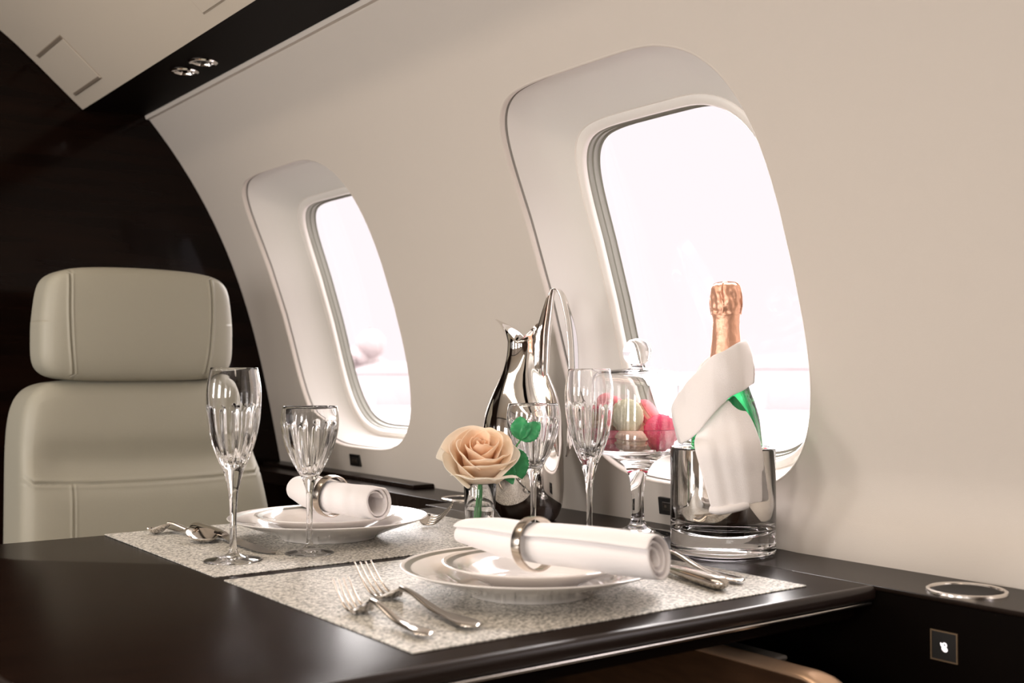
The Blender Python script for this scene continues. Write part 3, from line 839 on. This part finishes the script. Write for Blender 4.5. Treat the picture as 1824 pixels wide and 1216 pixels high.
rose = thing('rose', 'peach cream rose with green leaves standing in the small vase', 'flower', (VX, VY, .010))
q = M(); q.tube(spline([(-.004, .004, .0005), (-.002, .002, .03), (.0, .0, .06), (.001, .001, .085), (.002, -.004, .100)], 20), lambda t: lerp(.0032, .0036, t), 12)
q.build('stem', STEM, rose)
q = M(); q.tube(spline([(-.001, .0, .045), (-.006, -.004, .058), (-.011, -.006, .040), (-.012, -.005, .022)], 14), .0012, 8); 
q.build('thorn_shoot', STEM, rose)
def leaf(name, base, tip, width, droop, parent, side=(0, 0, 1)):
    b, t = Vector(base), Vector(tip); ax = t - b; L = ax.length; ax.normalize()
    sd = ax.cross(Vector(side)).normalized(); up = sd.cross(ax)
    rows = []
    for i in range(19):
        s = i / 18; w = width * (math.sin(PI * s ** .8) ** .8 if 0 < s < 1 else .0) * (1 + .06 * math.sin(s * 60)) + .0004
        rows.append([b + ax * L * s + sd * (u * w) + up * (droop * (s * s) * -L + .25 * w * abs(u) + .0012 * math.sin(s * 24) * abs(u)) for u in (-1, -.66, -.33, 0, .33, .66, 1)])
    return M().grid(rows).build(name, LEAF, parent, angle=None, solid=.0006, fix=False)
def petal(q, tones, th0, hw, rb, rt, h, curl, tilt, tonea, toneb, seedv, z0=0.0, jag=.0):
    nu, nv = 16, 14; rows = []
    for j in range(nv + 1):
        v = j / nv; row = []
        for i in range(nu + 1):
            u = -1 + 2 * i / nu
            sh = (v ** .45) * (1 - .22 * max(0, v - .75) / .25)
            ang = th0 + u * hw * lerp(.55, 1.0, sh)
            ht = h * v * (1 - .20 * u * u * v)                 # rounded top edge
            r = rb + (rt - rb) * (math.sin(v * PI / 2) ** .8)
            c = smooth01((v - .62) / .38)
            r += curl * c * (1 + .25 * math.cos(u * 2)) ; ht -= curl * .55 * c * c
            e = abs(u) ** 3
            r += e * curl * .5 * v + tilt * u * v
            nz = noise.noise(Vector((u * 1.3 + seedv, v * 1.6, seedv * 3.1)))
            r += .0030 * nz * v; ht += .003 * noise.noise(Vector((u * 3 + seedv, 3.3, v * 2))) * v
            row.append((r * math.cos(ang), r * math.sin(ang), z0 + ht))
            tones.append(lerp(tonea, toneb, v ** 1.3) + .12 * nz)
        rows.append(row)
    q.grid(rows)
q = M(); tones = []
k = 0
for (cnt, hw, rb, rt, h, curl, tl_, ta, tb, z0) in (
        (3, 2.0, .0012, .0052, .060, .0010, .0022, .05, .35, .006),
        (3, 1.6, .003, .0100, .063, .0022, .0034, .0, .40, .005),
        (3, 1.5, .004, .0160, .064, .0036, .0044, .02, .48, .003),
        (4, 1.25, .007, .0225, .063, .0052, .0050, .06, .58, .001),
        (4, 1.20, .010, .0290, .060, .0070, .0055, .20, .74, -.001),
        (5, 1.05, .013, .0330, .054, .0092, .0050, .55, 1.0, -.003)):
    off = rnd.random() * 6
    for i in range(cnt):
        k += 1
        petal(q, tones, off + i * 2 * PI / cnt + rnd.uniform(-.12, .12), hw, rb, rt * rnd.uniform(.96, 1.05), h * rnd.uniform(.95, 1.05), curl * rnd.uniform(.8, 1.25), tl_, ta, tb, k * 1.7, z0)
bl = q.build('bloom', PETAL, rose, angle=None, solid=.0009, fix=False)
at = bl.data.attributes.new('tone', 'FLOAT', 'POINT')
for i, v in enumerate(tones): at.data[i].value = v
sb = bl.modifiers.new('sub', 'SUBSURF'); sb.levels = 1; sb.render_levels = 1
tocam = Vector((-.5906, -.8070, 0)); right = Vector((.8070, -.5906, 0))
axis = (tocam * .56 + right * .08 + Vector((0, 0, 1)) * .80).normalized()
bl.rotation_mode = 'QUATERNION'; bl.rotation_quaternion = axis.to_track_quat('Z', 'Y')
bl.location = Vector((0, 0, .1090)) - axis * .0400 - right * .001 - Vector((0, 0, .003)); bl.scale = (1.06, 1.06, 1.06)
q = M()
for i in range(5):
    a = 2 * PI * i / 5; rows = []
    for j in range(9):
        s = j / 8; w = .005 * math.sin(PI * (s * .9 + .08)) ; r = .004 + .013 * s; z = .004 - .006 * s * s
        c, s_ = math.cos(a), math.sin(a)
        rows.append([(c * r - s_ * u * w, s_ * r + c * u * w, z) for u in (-1, 0, 1)])
    q.grid(rows)
sp = q.build('sepals', LEAF, rose, angle=None, solid=.0008, fix=False)
sp.rotation_mode = 'QUATERNION'; sp.rotation_quaternion = axis.to_track_quat('Z', 'Y'); sp.location = bl.location
def lp(a, f, z): return Vector((0, 0, 0)) + right * a + tocam * f + Vector((0, 0, z))
q = M(); q.tube(spline([lp(.002, -.003, .085), lp(.03, -.03, .10), lp(.05, -.040, .125)], 10), .0011, 8); q.build('leaf_stalk', STEM, rose)
leaf('leaf', lp(.050, -.040, .125), lp(.050, -.055, .156), .0125, .10, rose, side=tocam)
leaf('leaf', lp(.050, -.040, .125), lp(.077, -.048, .148), .0115, .25, rose, side=tocam)
leaf('leaf', lp(.045, -.036, .115), lp(.052, -.042, .075), .012, .10, rose, side=tocam)
leaf('leaf', lp(.030, -.030, .098), lp(.040, -.02, .072), .009, .05, rose, side=tocam)

# ------------------------------------------------------------------ silver pitcher
PX, PY = 1.0300, 1.3720
pit = thing('pitcher', 'polished silver pitcher with tall loop handle behind the rose', 'pitcher', (PX, PY, 0), 0)
# local frame: +x = handle direction (towards -Y and the camera), built along local x then rotated
HD = math.radians(-36.2 - 22)
pit.rotation_euler = (0, 0, HD)
# (z, radius, centre shift along handle side)
ST = [(0, .0385, .004), (.0012, .0405, .004), (.012, .0475, .003), (.030, .0545, .001), (.055, .0595, -.003), (.085, .0620, -.006), (.115, .0615, -.006), (.140, .0590, -.006), (.158, .0555, -.006),
      (.176, .0495, -.006), (.193, .0425, -.006), (.210, .0350, -.006), (.225, .0290, -.006), (.240, .0248, -.006), (.254, .0228, -.006), (.266, .0224, -.006)]
seg = 96; rows = []
zs = [k / 70 * .266 for k in range(71)]
Rt = [(a, b) for a, b, c in ST]; Ct = [(a, c) for a, b, c in ST]
for z in zs:
    r = crom(Rt, z); c = crom(Ct, z); row = []
    for i in range(seg):
        a = 2 * PI * i / seg
        ex = 1.0
        # gentle ridge where the handle flows out of the shoulder
        rid = .010 * math.exp(-(((a + PI) % (2 * PI) - PI) / .42) ** 2) * smooth01((z - .12) / .08)
        row.append(((c + (r + rid) * math.cos(a)), r * math.sin(a), z))
    rows.append(row)
# flaring lip: saddle shape, spout at a = pi, handle side at a = 0
for k in range(1, 15):
    t = k / 14; row = []
    for i in range(seg):
        a = 2 * PI * i / seg; ca, sa = math.cos(a), math.sin(a)
        sp_ = max(0, -ca) ** 1.5; hn = max(0, ca) ** 2.0
        z = .266 + t * (.0005 + .034 * max(0, -ca) ** 1.1 + .034 * hn)
        r0 = .0224
        rx = r0 + t * t * (.013 * sp_ + .008 * hn) + t * (.0008 + .008 * sp_); ry = r0 * (1 - .05 * t) + .003 * t * t
        rid = .010 * math.exp(-(((a + PI) % (2 * PI) - PI) / .42) ** 2)
        w = abs(sa) ** 1.0
        row.append((-.006 + (rx + rid) * ca, ry * sa * (1 - .62 * sp_ ** 5 * t) * (1 + .22 * sp_ * (1 - sp_) * 4 * t) * (1 - .35 * hn * t), z))
    rows.append(row)
inner = []
for row in reversed(rows[8:]):
    cxm = sum(p[0] for p in row) / seg
    inner.append([(lerp(p[0], cxm, .045), p[1] * .955, p[2] - (.0003 if row is rows[-1] else .0)) for p in row])
q = M(); q.grid(rows + inner, closed_u=True)
q.f.append(tuple(reversed(range(seg)))); q.mi.append(0); L0 = (len(rows) + len(inner) - 1) * seg
q.f.append(tuple(L0 + i for i in range(seg))); q.mi.append(0)
q.build('pitcher_body', CHROME, pit, angle=50)
# handle: flat strip rising out of the neck, looping and dropping to the shoulder
hp = spline([(.016, 0, .160), (.0230, 0, .195), (.0250, 0, .230), (.0270, 0, .262), (.0310, 0, .287), (.0365, 0, .314), (.0410, 0, .333), (.0480, 0, .3425), (.0560, 0, .334),
             (.064, 0, .308), (.0700, 0, .278), (.0725, 0, .245), (.0725, 0, .205), (.0710, 0, .165), (.0690, 0, .132), (.067, 0, .112), (.064, 0, .096)], 110)
q = M(); nH = len(hp); rows = []
for i, p in enumerate(hp):
    t = i / (nH - 1); d = (hp[min(i + 1, nH - 1)] - hp[max(i - 1, 0)]).normalized()
    nn = Vector((d.z, 0, -d.x))
    w = interp([(0, .004), (.12, .015), (.25, .0165), (.38, .0105), (.50, .0135), (.62, .0215), (.78, .0230), (.90, .0165), (.97, .007), (1, .002)], t)
    th = interp([(0, .004), (.10, .0110), (.19, .0105), (.26, .0082), (.33, .0052), (.39, .0026), (.45, .0016), (.9, .0016), (1, .0010)], t)
    row = []
    for k in range(28):
        a = 2 * PI * k / 28
        yy = w * math.copysign(abs(math.cos(a)) ** .75, math.cos(a)); hh = th * math.copysign(abs(math.sin(a)) ** .9, math.sin(a))
        row.append(p + Vector((0, 1, 0)) * yy + nn * (hh - .14 * w * (yy / w) ** 2))
    rows.append(row)
q.grid(rows, closed_u=True); q.f.append(tuple(range(28))); q.mi.append(0); q.f.append(tuple((nH - 1) * 28 + i for i in reversed(range(28)))); q.mi.append(0)
q.build('handle', CHROME, pit, angle=None)

# ------------------------------------------------------------------ macaron stand with dome
SX, SY = 1.0672, 1.1670
st = thing('macaron_stand', 'footed glass stand with shallow tray full of macarons', 'cake stand', (SX, SY, 0))
SO = [(0, .0006), (.030, .0004), (.049, 0), (.0505, .0008), (.0500, .0018), (.040, .0034), (.024, .0062), (.0145, .0100), (.0098, .0170), (.0085, .030), (.0084, .050), (.0096, .066),
      (.0118, .078), (.0150, .087), (.0210, .0960), (.0300, .1025), (.0420, .1070), (.0540, .1095), (.0610, .1125), (.0635, .118), (.0640, .128), (.0640, .1432), (.0637, .1440), (.0632, .1436), (.0631, .1300), (.0630, .1195), (.0627, .1162), (.0618, .1153), (.0520, .1152), (.020, .1152), (0, .1152)]
M().lathe(SO, 96).build('stand_glass', GLASS, st, angle=50)
dm = thing('glass_dome', 'clear glass dome with ball knob covering the macarons', 'dome', (SX, SY, .1158))
DO = [(.0609, .0), (.0615, .0004), (.0618, .004), (.0618, .088), (.0598, .0985), (.0540, .1045), (.045, .1070), (.030, .1085), (.012, .1100), (.0085, .1115),
      (.0075, .1135), (.0090, .1155), (.0140, .1185), (.0180, .1235), (.0200, .1310), (.0195, .1370), (.0165, .1440), (.0110, .1490), (.0050, .1508), (0, .1510)]
DI = [(0, .1072), (.012, .1070), (.030, .1060), (.045, .1045), (.0530, .1025), (.0586, .0975), (.0607, .087), (.0607, .004), (.0608, .0004), (.0609, .0)]
M().lathe(DO + DI, 96).build('dome_glass', GLASS, dm, angle=50)

MC = {}
def macmat(nm, c):
    if nm not in MC: MC[nm] = mat('macaron_' + nm, c, .65, spec=.25, bump=.5, bump_scale=500, noise_scale=300, color2=tuple(min(1, x * 1.12) for x in c))
    return MC[nm]
PINK = macmat('pink', (.86, .07, .17)); PALEG = macmat('pistachio', (.62, .60, .42)); BEIGE = macmat('beige', (.74, .50, .38)); CORAL = macmat('coral', (.80, .22, .24)); CREAM = macmat('cream', (.84, .66, .50)); ROSEM = macmat('rose', (.70, .10, .18))
BR = macmat('brown', (.40, .24, .15))
def macaron(a, f, z, col, fill, R, tilt_axis, lab, roll=0):
    """a: right, f: toward camera, z: centre height; tilt_axis: direction of the macaron's own axis in (a, f, z)"""
    pos = Vector((SX, SY, 0)) + right * a + tocam * f
    ax = (right * tilt_axis[0] + tocam * tilt_axis[1] + Vector((0, 0, tilt_axis[2]))).normalized()
    t = thing('macaron', lab, 'macaron', (pos.x, pos.y, z)); t['group'] = 'macarons in the glass stand'
    t.rotation_mode = 'QUATERNION'; t.rotation_quaternion = ax.to_track_quat('Z', 'Y')
    for s in (1, -1):
        def mod(r, zz, an, k):
            if 5 <= k <= 8: return r * (1 + .03 * math.sin(an * 23 + s) + .02 * math.sin(an * 41)), zz
            return r, zz
        pr = [(0, .0125), (R * .45, .0120), (R * .75, .0103), (R * .92, .0078), (R * .985, .0058), (R * .99, .0047), (R * 1.04, .0041), (R * 1.04, .0029), (R * .96, .0023), (0, .0023)]
        M().lathe([(r, zz * s) for r, zz in pr], 56, mod).build('shell', col, t, angle=60)
    M().lathe([(0, -.0026), (R * .90, -.0026), (R * .95, 0), (R * .90, .0026), (0, .0026)], 40).build('filling', fill, t)
    return t
ZB = .1160
macaron(-.0120, .0315, ZB + .0128, BEIGE, CREAM, .0205, (.05, .10, 1), 'beige macaron lying flat at the front of the glass stand')
macaron(-.0155, .018, ZB + .0455, PALEG, CREAM, .0225, (.42, .84, .10), 'pale green macaron standing upright on the beige one')
macaron(.0300, .0150, ZB + .0250, PINK, ROSEM, .0222, (.05, .98, .08), 'bright pink macaron standing upright beside the napkin')
macaron(.0180, -.026, ZB + .0485, CORAL, CREAM, .0195, (.75, .25, .60), 'tilted coral macaron with cream filling behind the bright pink one')
macaron(.0190, -.033, ZB + .0215, CREAM, BEIGE, .0205, (.2, .5, .8), 'cream macaron under the tilted coral one at the back')
macaron(-.0385, .004, ZB + .0120, ROSEM, PINK, .0170, (0, 0, 1), 'dark rose macaron flat at the bottom left, seen through the flute')
macaron(-.0380, .000, ZB + .0265 + .0095, BR, CREAM, .0165, (.05, .0, 1), 'brown macaron in the middle of the left stack behind the flute')
macaron(-.0370, -.003, ZB + .0600, CORAL, PINK, .0165, (-.08, .1, 1), 'pink macaron on top of the left stack behind the flute')

# ------------------------------------------------------------------ ice bucket, bottle, napkin
BX, BY = 1.0511, .9940
ob = thing('ice_bucket', 'thick clear glass ice bucket with steel liner holding the champagne bottle', 'ice bucket', (BX, BY, .0003))
M().lathe([(0, .0), (.060, 0), (.0640, .0015), (.0648, .006), (.0645, .020), (.0643, .126), (.0636, .1285), (.0622, .1285), (.0614, .126), (.0612, .060), (.0608, .042), (.0585, .0320), (.0500, .0245), (.035, .0215), (0, .0210)], 112).build('glass_body', GLASS, ob, angle=None)
M().lathe([(0, .0222), (.035, .0226), (.0490, .0255), (.0570, .0325), (.0597, .0425), (.0602, .060), (.0603, .1262), (.0599, .1270), (.0594, .1262), (.0593, .060), (.0588, .0430), (.0562, .0335), (.0485, .0268), (.035, .0238), (0, .0234)], 112).build('steel_liner', CHROME, ob, angle=None)
bt = thing('champagne_bottle', 'green champagne bottle with copper foil neck standing in the glass bucket', 'bottle', (BX + .8070 * .005, BY - .5906 * .005, .0245))
BP = [(0, .004), (.020, .003), (.036, .0), (.0415, .003), (.0435, .010), (.0437, .100), (.0430, .118), (.0405, .138), (.0355, .158), (.0290, .176), (.0235, .194), (.0195, .212), (.0168, .232), (.0152, .248), (.0146, .260), (0, .260)]
M().lathe([(0, BP[0][1])] + [(crom([(k, p[0]) for k, p in enumerate(BP)], i / 6), crom([(k, p[1]) for k, p in enumerate(BP)], i / 6)) for i in range(6, 14 * 6 + 1)] + [(0, .260)], 72).build('bottle_glass', GREENGLASS, bt, angle=60)
def foilmod(r, z, a, k):
    cr = noise.noise(Vector((math.cos(a) * 3.2, math.sin(a) * 3.2, z * 150))) * .0005
    if z > .268: cr *= 3.4; cr += .0006 * math.sin(a * 9 + z * 120)
    return r + cr, z
FP = [(.0275, .1835), (.0250, .1940), (.0208, .212), (.0183, .232), (.0169, .250), (.0166, .262), (.0172, .2660), (.0178, .2685), (.0176, .2720), (.0190, .2760), (.0194, .2830), (.0190, .2920), (.0184, .2990), (.0168, .3040), (.0125, .3068), (.006, .3072), (0, .3073)]
fz = [(p[0], p[1]) for p in FP]; fine = []
for i in range(len(FP) - 1):
    for s in range(4):
        fine.append((lerp(fz[i][0], fz[i + 1][0], s / 4), lerp(fz[i][1], fz[i + 1][1], s / 4)))
fine.append(fz[-1])
M().lathe(fine, 80, foilmod).build('neck_foil', FOIL, bt, angle=None)
q = M()
for i in range(4):
    a = .5 + i * PI / 2
    pts = [(.0182 * math.cos(a), .0182 * math.sin(a), .2690), (.0198 * math.cos(a + .08), .0198 * math.sin(a + .08), .280), (.0194 * math.cos(a - .05), .0194 * math.sin(a - .05), .294), (.0150 * math.cos(a), .0150 * math.sin(a), .3060), (.002 * math.cos(a), .002 * math.sin(a), .3088)]
    q.tube(spline(pts, 16), .0009, 6)
q.build('wire_cage', FOIL, bt)

COLLAR = [((.0291, .0, .262), (.0393, .0, .2069)), ((.0136, .022, .2566), (.0186, .03, .1984)), ((-.003, .03, .2475), (.0017, .04, .1905)), ((-.0181, .03, .2407), (-.0164, .046, .1738)),
          ((-.0328, .024, .225), (-.0332, .045, .1542)), ((-.0473, .015, .2071), (-.0446, .04, .1404)), ((-.0576, 0, .1909), (-.0553, .03, .1337)), ((-.0595, -.012, .1772), (-.0537, .005, .1334)),
          ((-.0384, -.03, .1944), (-.0333, -.032, .1446)), ((-.0196, -.035, .2336), (-.0133, -.04, .1656)), ((.0046, -.03, .2513), (.0088, -.035, .1943)), ((.023, -.015, .2595), (.0308, -.02, .2017))]
TAIL = [[(-.0214, .024, .1716), (-.0175, .0307, .1753), (-.0132, .0347, .1788), (-.0085, .036, .1822), (-.0032, .0347, .1856), (.0025, .0307, .1889), (.0088, .024, .1921)],
        [(-.0385, .036, .1449), (-.0285, .0427, .1487), (-.0182, .0467, .1523), (-.0074, .048, .1557), (.0038, .0467, .159), (.0157, .0427, .1622), (.0281, .036, .1653)],
        [(-.0446, .061, .1317), (-.0323, .0672, .1322), (-.0196, .0701, .1324), (-.0063, .0702, .1324), (.0074, .0676, .1322), (.0219, .0618, .1318), (.0374, .0517, .1311)],
        [(-.0368, .0654, .1002), (-.0249, .0692, .1006), (-.0127, .0705, .1007), (-.0, .0693, .1006), (.0132, .0656, .1003), (.0271, .0588, .0996), (.0422, .0475, .0986)],
        [(-.0288, .0683, .0688), (-.0175, .0703, .07), (-.0059, .0702, .071), (.0061, .0679, .0717), (.0186, .0632, .0722), (.0319, .0556, .0723), (.0464, .0432, .072)],
        [(-.0263, .069, .0603), (-.0156, .0704, .062), (-.0046, .07, .0635), (.0067, .0677, .0648), (.0186, .0632, .0658), (.0311, .0561, .0665), (.0446, .045, .0668)]]
def W(p): return right * p[0] + tocam * p[1] + Vector((0, 0, p[2]))
q = M()
def sharp(pts, n):
    out = spline(pts, n)                                  # soft curve, but keep the fold corners crisp
    N = len(pts) - 1; P = [Vector(p) for p in pts]; res = []
    for k, p in enumerate(out):
        sgm = k / n * N; i = min(int(sgm), N - 1); res.append(p.lerp(P[i].lerp(P[i + 1], sgm - i), .6))
    return res
T = sharp([W(a) for a, b in COLLAR] + [W(COLLAR[0][0])], 72); Bt = sharp([W(b) for a, b in COLLAR] + [W(COLLAR[0][1])], 72)
rows = []
for i in range(73):
    rows.append([])
    for j in range(11):
        v = j / 10; p = T[i].lerp(Bt[i], v)
        c = Vector((0, 0, p.z)); out = (p - c).normalized()
        rows[-1].append(p + out * (.0035 * math.sin(PI * v) + .0012 * math.sin(i * .5 + v * 5)))
q.grid(rows)
# second, inner fold of the collar so the top edge reads as doubled cloth
rows2 = []
for i in range(73):
    rows2.append([])
    for j in range(6):
        v = j / 5; p = T[i].lerp(Bt[i], v * .45); out = Vector((p.x, p.y, 0)).normalized()
        rows2[-1].append(p - out * (.0045 * smooth01(v * 3)) + Vector((0, 0, .0)))
q.grid(rows2)
cols = [spline([W(TAIL[r][c]) for r in range(6)], 24) for c in range(7)]
rows = [spline([cols[c][r] for c in range(7)], 24) for r in range(25)]
for r, row in enumerate(rows):
    for c, p in enumerate(row):
        k = smooth01(r / 8)
        row[c] = p + tocam * (k * (.0013 * math.sin(c * .42 + r * .06) + .0005 * math.sin(c * 1.1 + r * .1 + 1)))
q.grid(rows)
# rolled hem at the bottom left of the tail
hem = spline([W((-.0275, .0665, .0600)), W((-.018, .0705, .0585)), W((-.006, .0705, .0600)), W((.008, .0670, .0625)), W((.018, .063, .0650))], 24)
for rr in (.0038, .0022):
    q.sweep(hem, lambda i, t, rr=rr: [(rr * (.6 + .5 * math.sin(PI * (.15 + .8 * t))) * math.cos(2 * PI * k / 14), rr * 1.0 * math.sin(2 * PI * k / 14)) for k in range(14)])
nk = q.build('bottle_napkin', CLOTH, angle=None, solid=.0026, subd=1, fix=False)
nk.location = (BX, BY, TZ)
tag(nk, 'white cloth napkin wrapped around the champagne bottle neck, hanging over the bucket', 'napkin')

# ------------------------------------------------------------------ outside; daylight haze is mixed into the pale tree and building colours
GROUND = mat('pale_apron', (.31, .285, .29), .9); FARTREE = mat('haze_tinted_tree', (.40, .35, .345), .9, noise_scale=1.5, color2=(.46, .41, .405)); HANGAR = mat('white_hangar', (.58, .56, .555), .8); HROOF = mat('hangar_roof', (.50, .475, .47), .8)
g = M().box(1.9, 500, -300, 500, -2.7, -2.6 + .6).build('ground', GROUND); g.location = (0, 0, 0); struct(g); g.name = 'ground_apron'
tag(g, 'pale sunlit airport apron outside the windows', 'ground')
def gtree(x, y, h, lab):
    t = bpy.data.objects.new('tree', None); COL.objects.link(t); t.location = (x, y, -2.0); t['label'] = lab; t['category'] = 'tree'; t['group'] = 'trees beyond the apron'
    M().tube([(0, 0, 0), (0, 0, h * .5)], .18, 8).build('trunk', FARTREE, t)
    q = M()
    for k in range(16):
        c = Vector((rnd.uniform(-.38, .38) * h, rnd.uniform(-.38, .38) * h, h * rnd.uniform(.35, .85))); r = h * rnd.uniform(.12, .22)
        rows = []
        for i in range(9):
            a = PI * i / 8; rows.append([c + Vector((math.sin(a) * math.cos(b * PI / 6), math.sin(a) * math.sin(b * PI / 6), math.cos(a))) * r * (1 + .25 * noise.noise(Vector((k * 3.1 + math.cos(b), i * .8, math.sin(b))))) for b in range(12)])
        q.grid(rows, closed_u=True)
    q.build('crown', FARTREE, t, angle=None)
gtree(52.0, 97.0, 6.6, 'hazy round tree beyond the apron in the middle of the far window')
gtree(35.0, 97.0, 4.6, 'hazy lower tree left of the taller one in the far window')
def hangar(x, y, wx, wy, h, rz, lab):
    t = bpy.data.objects.new('hangar', None); COL.objects.link(t); t.location = (x, y, -2.0); t.rotation_euler = (0, 0, rz); t['label'] = lab; t['category'] = 'building'
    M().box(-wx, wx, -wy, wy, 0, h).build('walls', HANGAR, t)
    q = M(); n = 12
    q.grid([[(-wx * 1.03 * math.cos(PI * k / n), yy, h + h * .35 * math.sin(PI * k / n)) for k in range(n + 1)] for yy in (-wy * 1.03, wy * 1.03)])
    q.f.append(tuple(range(n + 1))); q.mi.append(0); q.f.append(tuple(n + 1 + i for i in reversed(range(n + 1)))); q.mi.append(0)
    q.build('roof', HANGAR, t)
    M().box(-wx * .55, wx * .55, -wy - .08, -wy, 0, h * .8).build('hangar_door', HROOF, t)
    return t
hangar(50.0, 84.0, 4.2, 5, 2.6, -.5, 'white hangar seen at the right of the far window')
hangar(70.0, 56.0, 7, 5, 3.0, -.9, 'white hangar seen through the near window behind the bottle')
# service truck
tr = bpy.data.objects.new('service_truck', None); COL.objects.link(tr); tr.location = (9.2, 16.6, -2.0); tr.rotation_euler = (0, 0, .5); tr['label'] = 'white airport service truck just outside the far window'; tr['category'] = 'truck'
M().box(-1.6, 1.0, -.9, .9, .5, 1.75).build('cargo_box', HANGAR, tr, bevel=.04)
M().box(1.0, 2.0, -.85, .85, .45, 1.45).build('cab', HANGAR, tr, bevel=.12)
M().box(1.35, 2.02, -.7, .7, .95, 1.3).build('windscreen', HROOF, tr, bevel=.03)
for sx in (-1.0, 1.35):
    for sy in (-.8, .8):
        w = M().lathe([(0, -.11), (.30, -.11), (.36, -.07), (.36, .07), (.30, .11), (0, .11)], 24).build('wheel', HROOF, tr); w.location = (sx, sy, .36); w.rotation_euler = (PI / 2, 0, 0)

# ------------------------------------------------------------------ light
w = bpy.data.worlds.new('World'); scene.world = w; w.use_nodes = True
nt = w.node_tree; bg = nt.nodes['Background']
# overcast sky: paler at the horizon, several times brighter overhead
tc = nt.nodes.new('ShaderNodeTexCoord'); sx = nt.nodes.new('ShaderNodeSeparateXYZ'); nt.links.new(tc.outputs['Generated'], sx.inputs[0])
rp = nt.nodes.new('ShaderNodeMapRange'); rp.inputs['From Min'].default_value = .22; rp.inputs['From Max'].default_value = .55
rp.inputs['To Min'].default_value = 1.0; rp.inputs['To Max'].default_value = 5.0
nt.links.new(sx.outputs['Z'], rp.inputs['Value']); nt.links.new(rp.outputs['Result'], bg.inputs['Strength'])
bg.inputs['Color'].default_value = (1.0, .91, .935, 1)

def area(name, loc, rot, sx, sy, power, col, spread=None):
    l = bpy.data.lights.new(name, 'AREA'); l.shape = 'RECTANGLE'; l.size = sx; l.size_y = sy; l.energy = power; l.color = col
    if spread: l.spread = spread
    o = bpy.data.objects.new(name, l); COL.objects.link(o); o.location = loc; o.rotation_euler = rot; return o
# overcast daylight from the window side
s = bpy.data.lights.new('daylight', 'SUN'); s.energy = 13.0; s.angle = math.radians(62); s.color = (1, .965, .94)
so = bpy.data.objects.new('daylight', s); COL.objects.link(so)
so.rotation_euler = Vector((-.62, -.78, -.47)).to_track_quat('-Z', 'Y').to_euler()
# daylight through the windows of the opposite side
for i, yc in enumerate(WIN_Y):
    area('opposite_window_daylight', (2 * MIR - 1.03, yc, TZ + .33), (0, math.radians(-90 + 12), 0), .42, .33, 9.0, (1, .95, .92))
# added warm fill below the ceiling to light the walls, no visible fitting
area('ceiling_fill', (MIR, .6, TZ + 1.08), (0, 0, 0), .22, 3.2, 14, (1, .84, .69))
# wash lamp under the overhead strip

# ------------------------------------------------------------------ groups of like things
GROUPS = {'plate': 'white plates stacked at the two place settings', 'glass': 'cut crystal glasses on the table', 'fork': 'forks on the placemats', 'spoon': 'spoons on the placemats',
          'knife': 'table knives on the placemats', 'napkin ring': 'metal napkin rings', 'cup holder': 'flush cup holders in the side ledge', 'socket': 'power sockets in the sidewall',
          'hatch': 'hatches in the overhead panel', 'light': 'reading lights in the dark overhead strip', 'building': 'hangars beyond the apron'}
for o in list(scene.objects):
    if o.parent is None and o.get('category') in GROUPS and not o.get('group'): o['group'] = GROUPS[o['category']]
    if o.name.startswith('rolled_napkin'): o['group'] = 'rolled napkins lying on the plates'

# ------------------------------------------------------------------ camera
cam = bpy.data.cameras.new('camera'); co = bpy.data.objects.new('camera', cam); COL.objects.link(co); scene.camera = co
cam.sensor_width = 36; cam.lens = 2040 / 1824 * 36; cam.clip_start = .02; cam.clip_end = 1000
co.location = (0, 0, TZ + .225)
co.rotation_euler = (math.radians(90) + math.atan(49 / 2040), 0, -math.radians(36.2))
cam.dof.use_dof = True; cam.dof.focus_distance = 1.50; cam.dof.aperture_fstop = 6.3

scene.view_settings.view_transform = 'Standard'; scene.view_settings.look = 'None'
scene.view_settings.exposure = 0.15; scene.view_settings.gamma = 1.0; scene.view_settings.use_curve_mapping = False
c = scene.cycles
c.use_denoising = True; c.max_bounces = 14; c.transmission_bounces = 12; c.transparent_max_bounces = 16; c.glossy_bounces = 6; c.diffuse_bounces = 5
c.caustics_refractive = True; c.caustics_reflective = False; c.blur_glossy = 0.5; c.sample_clamp_indirect = 4.0
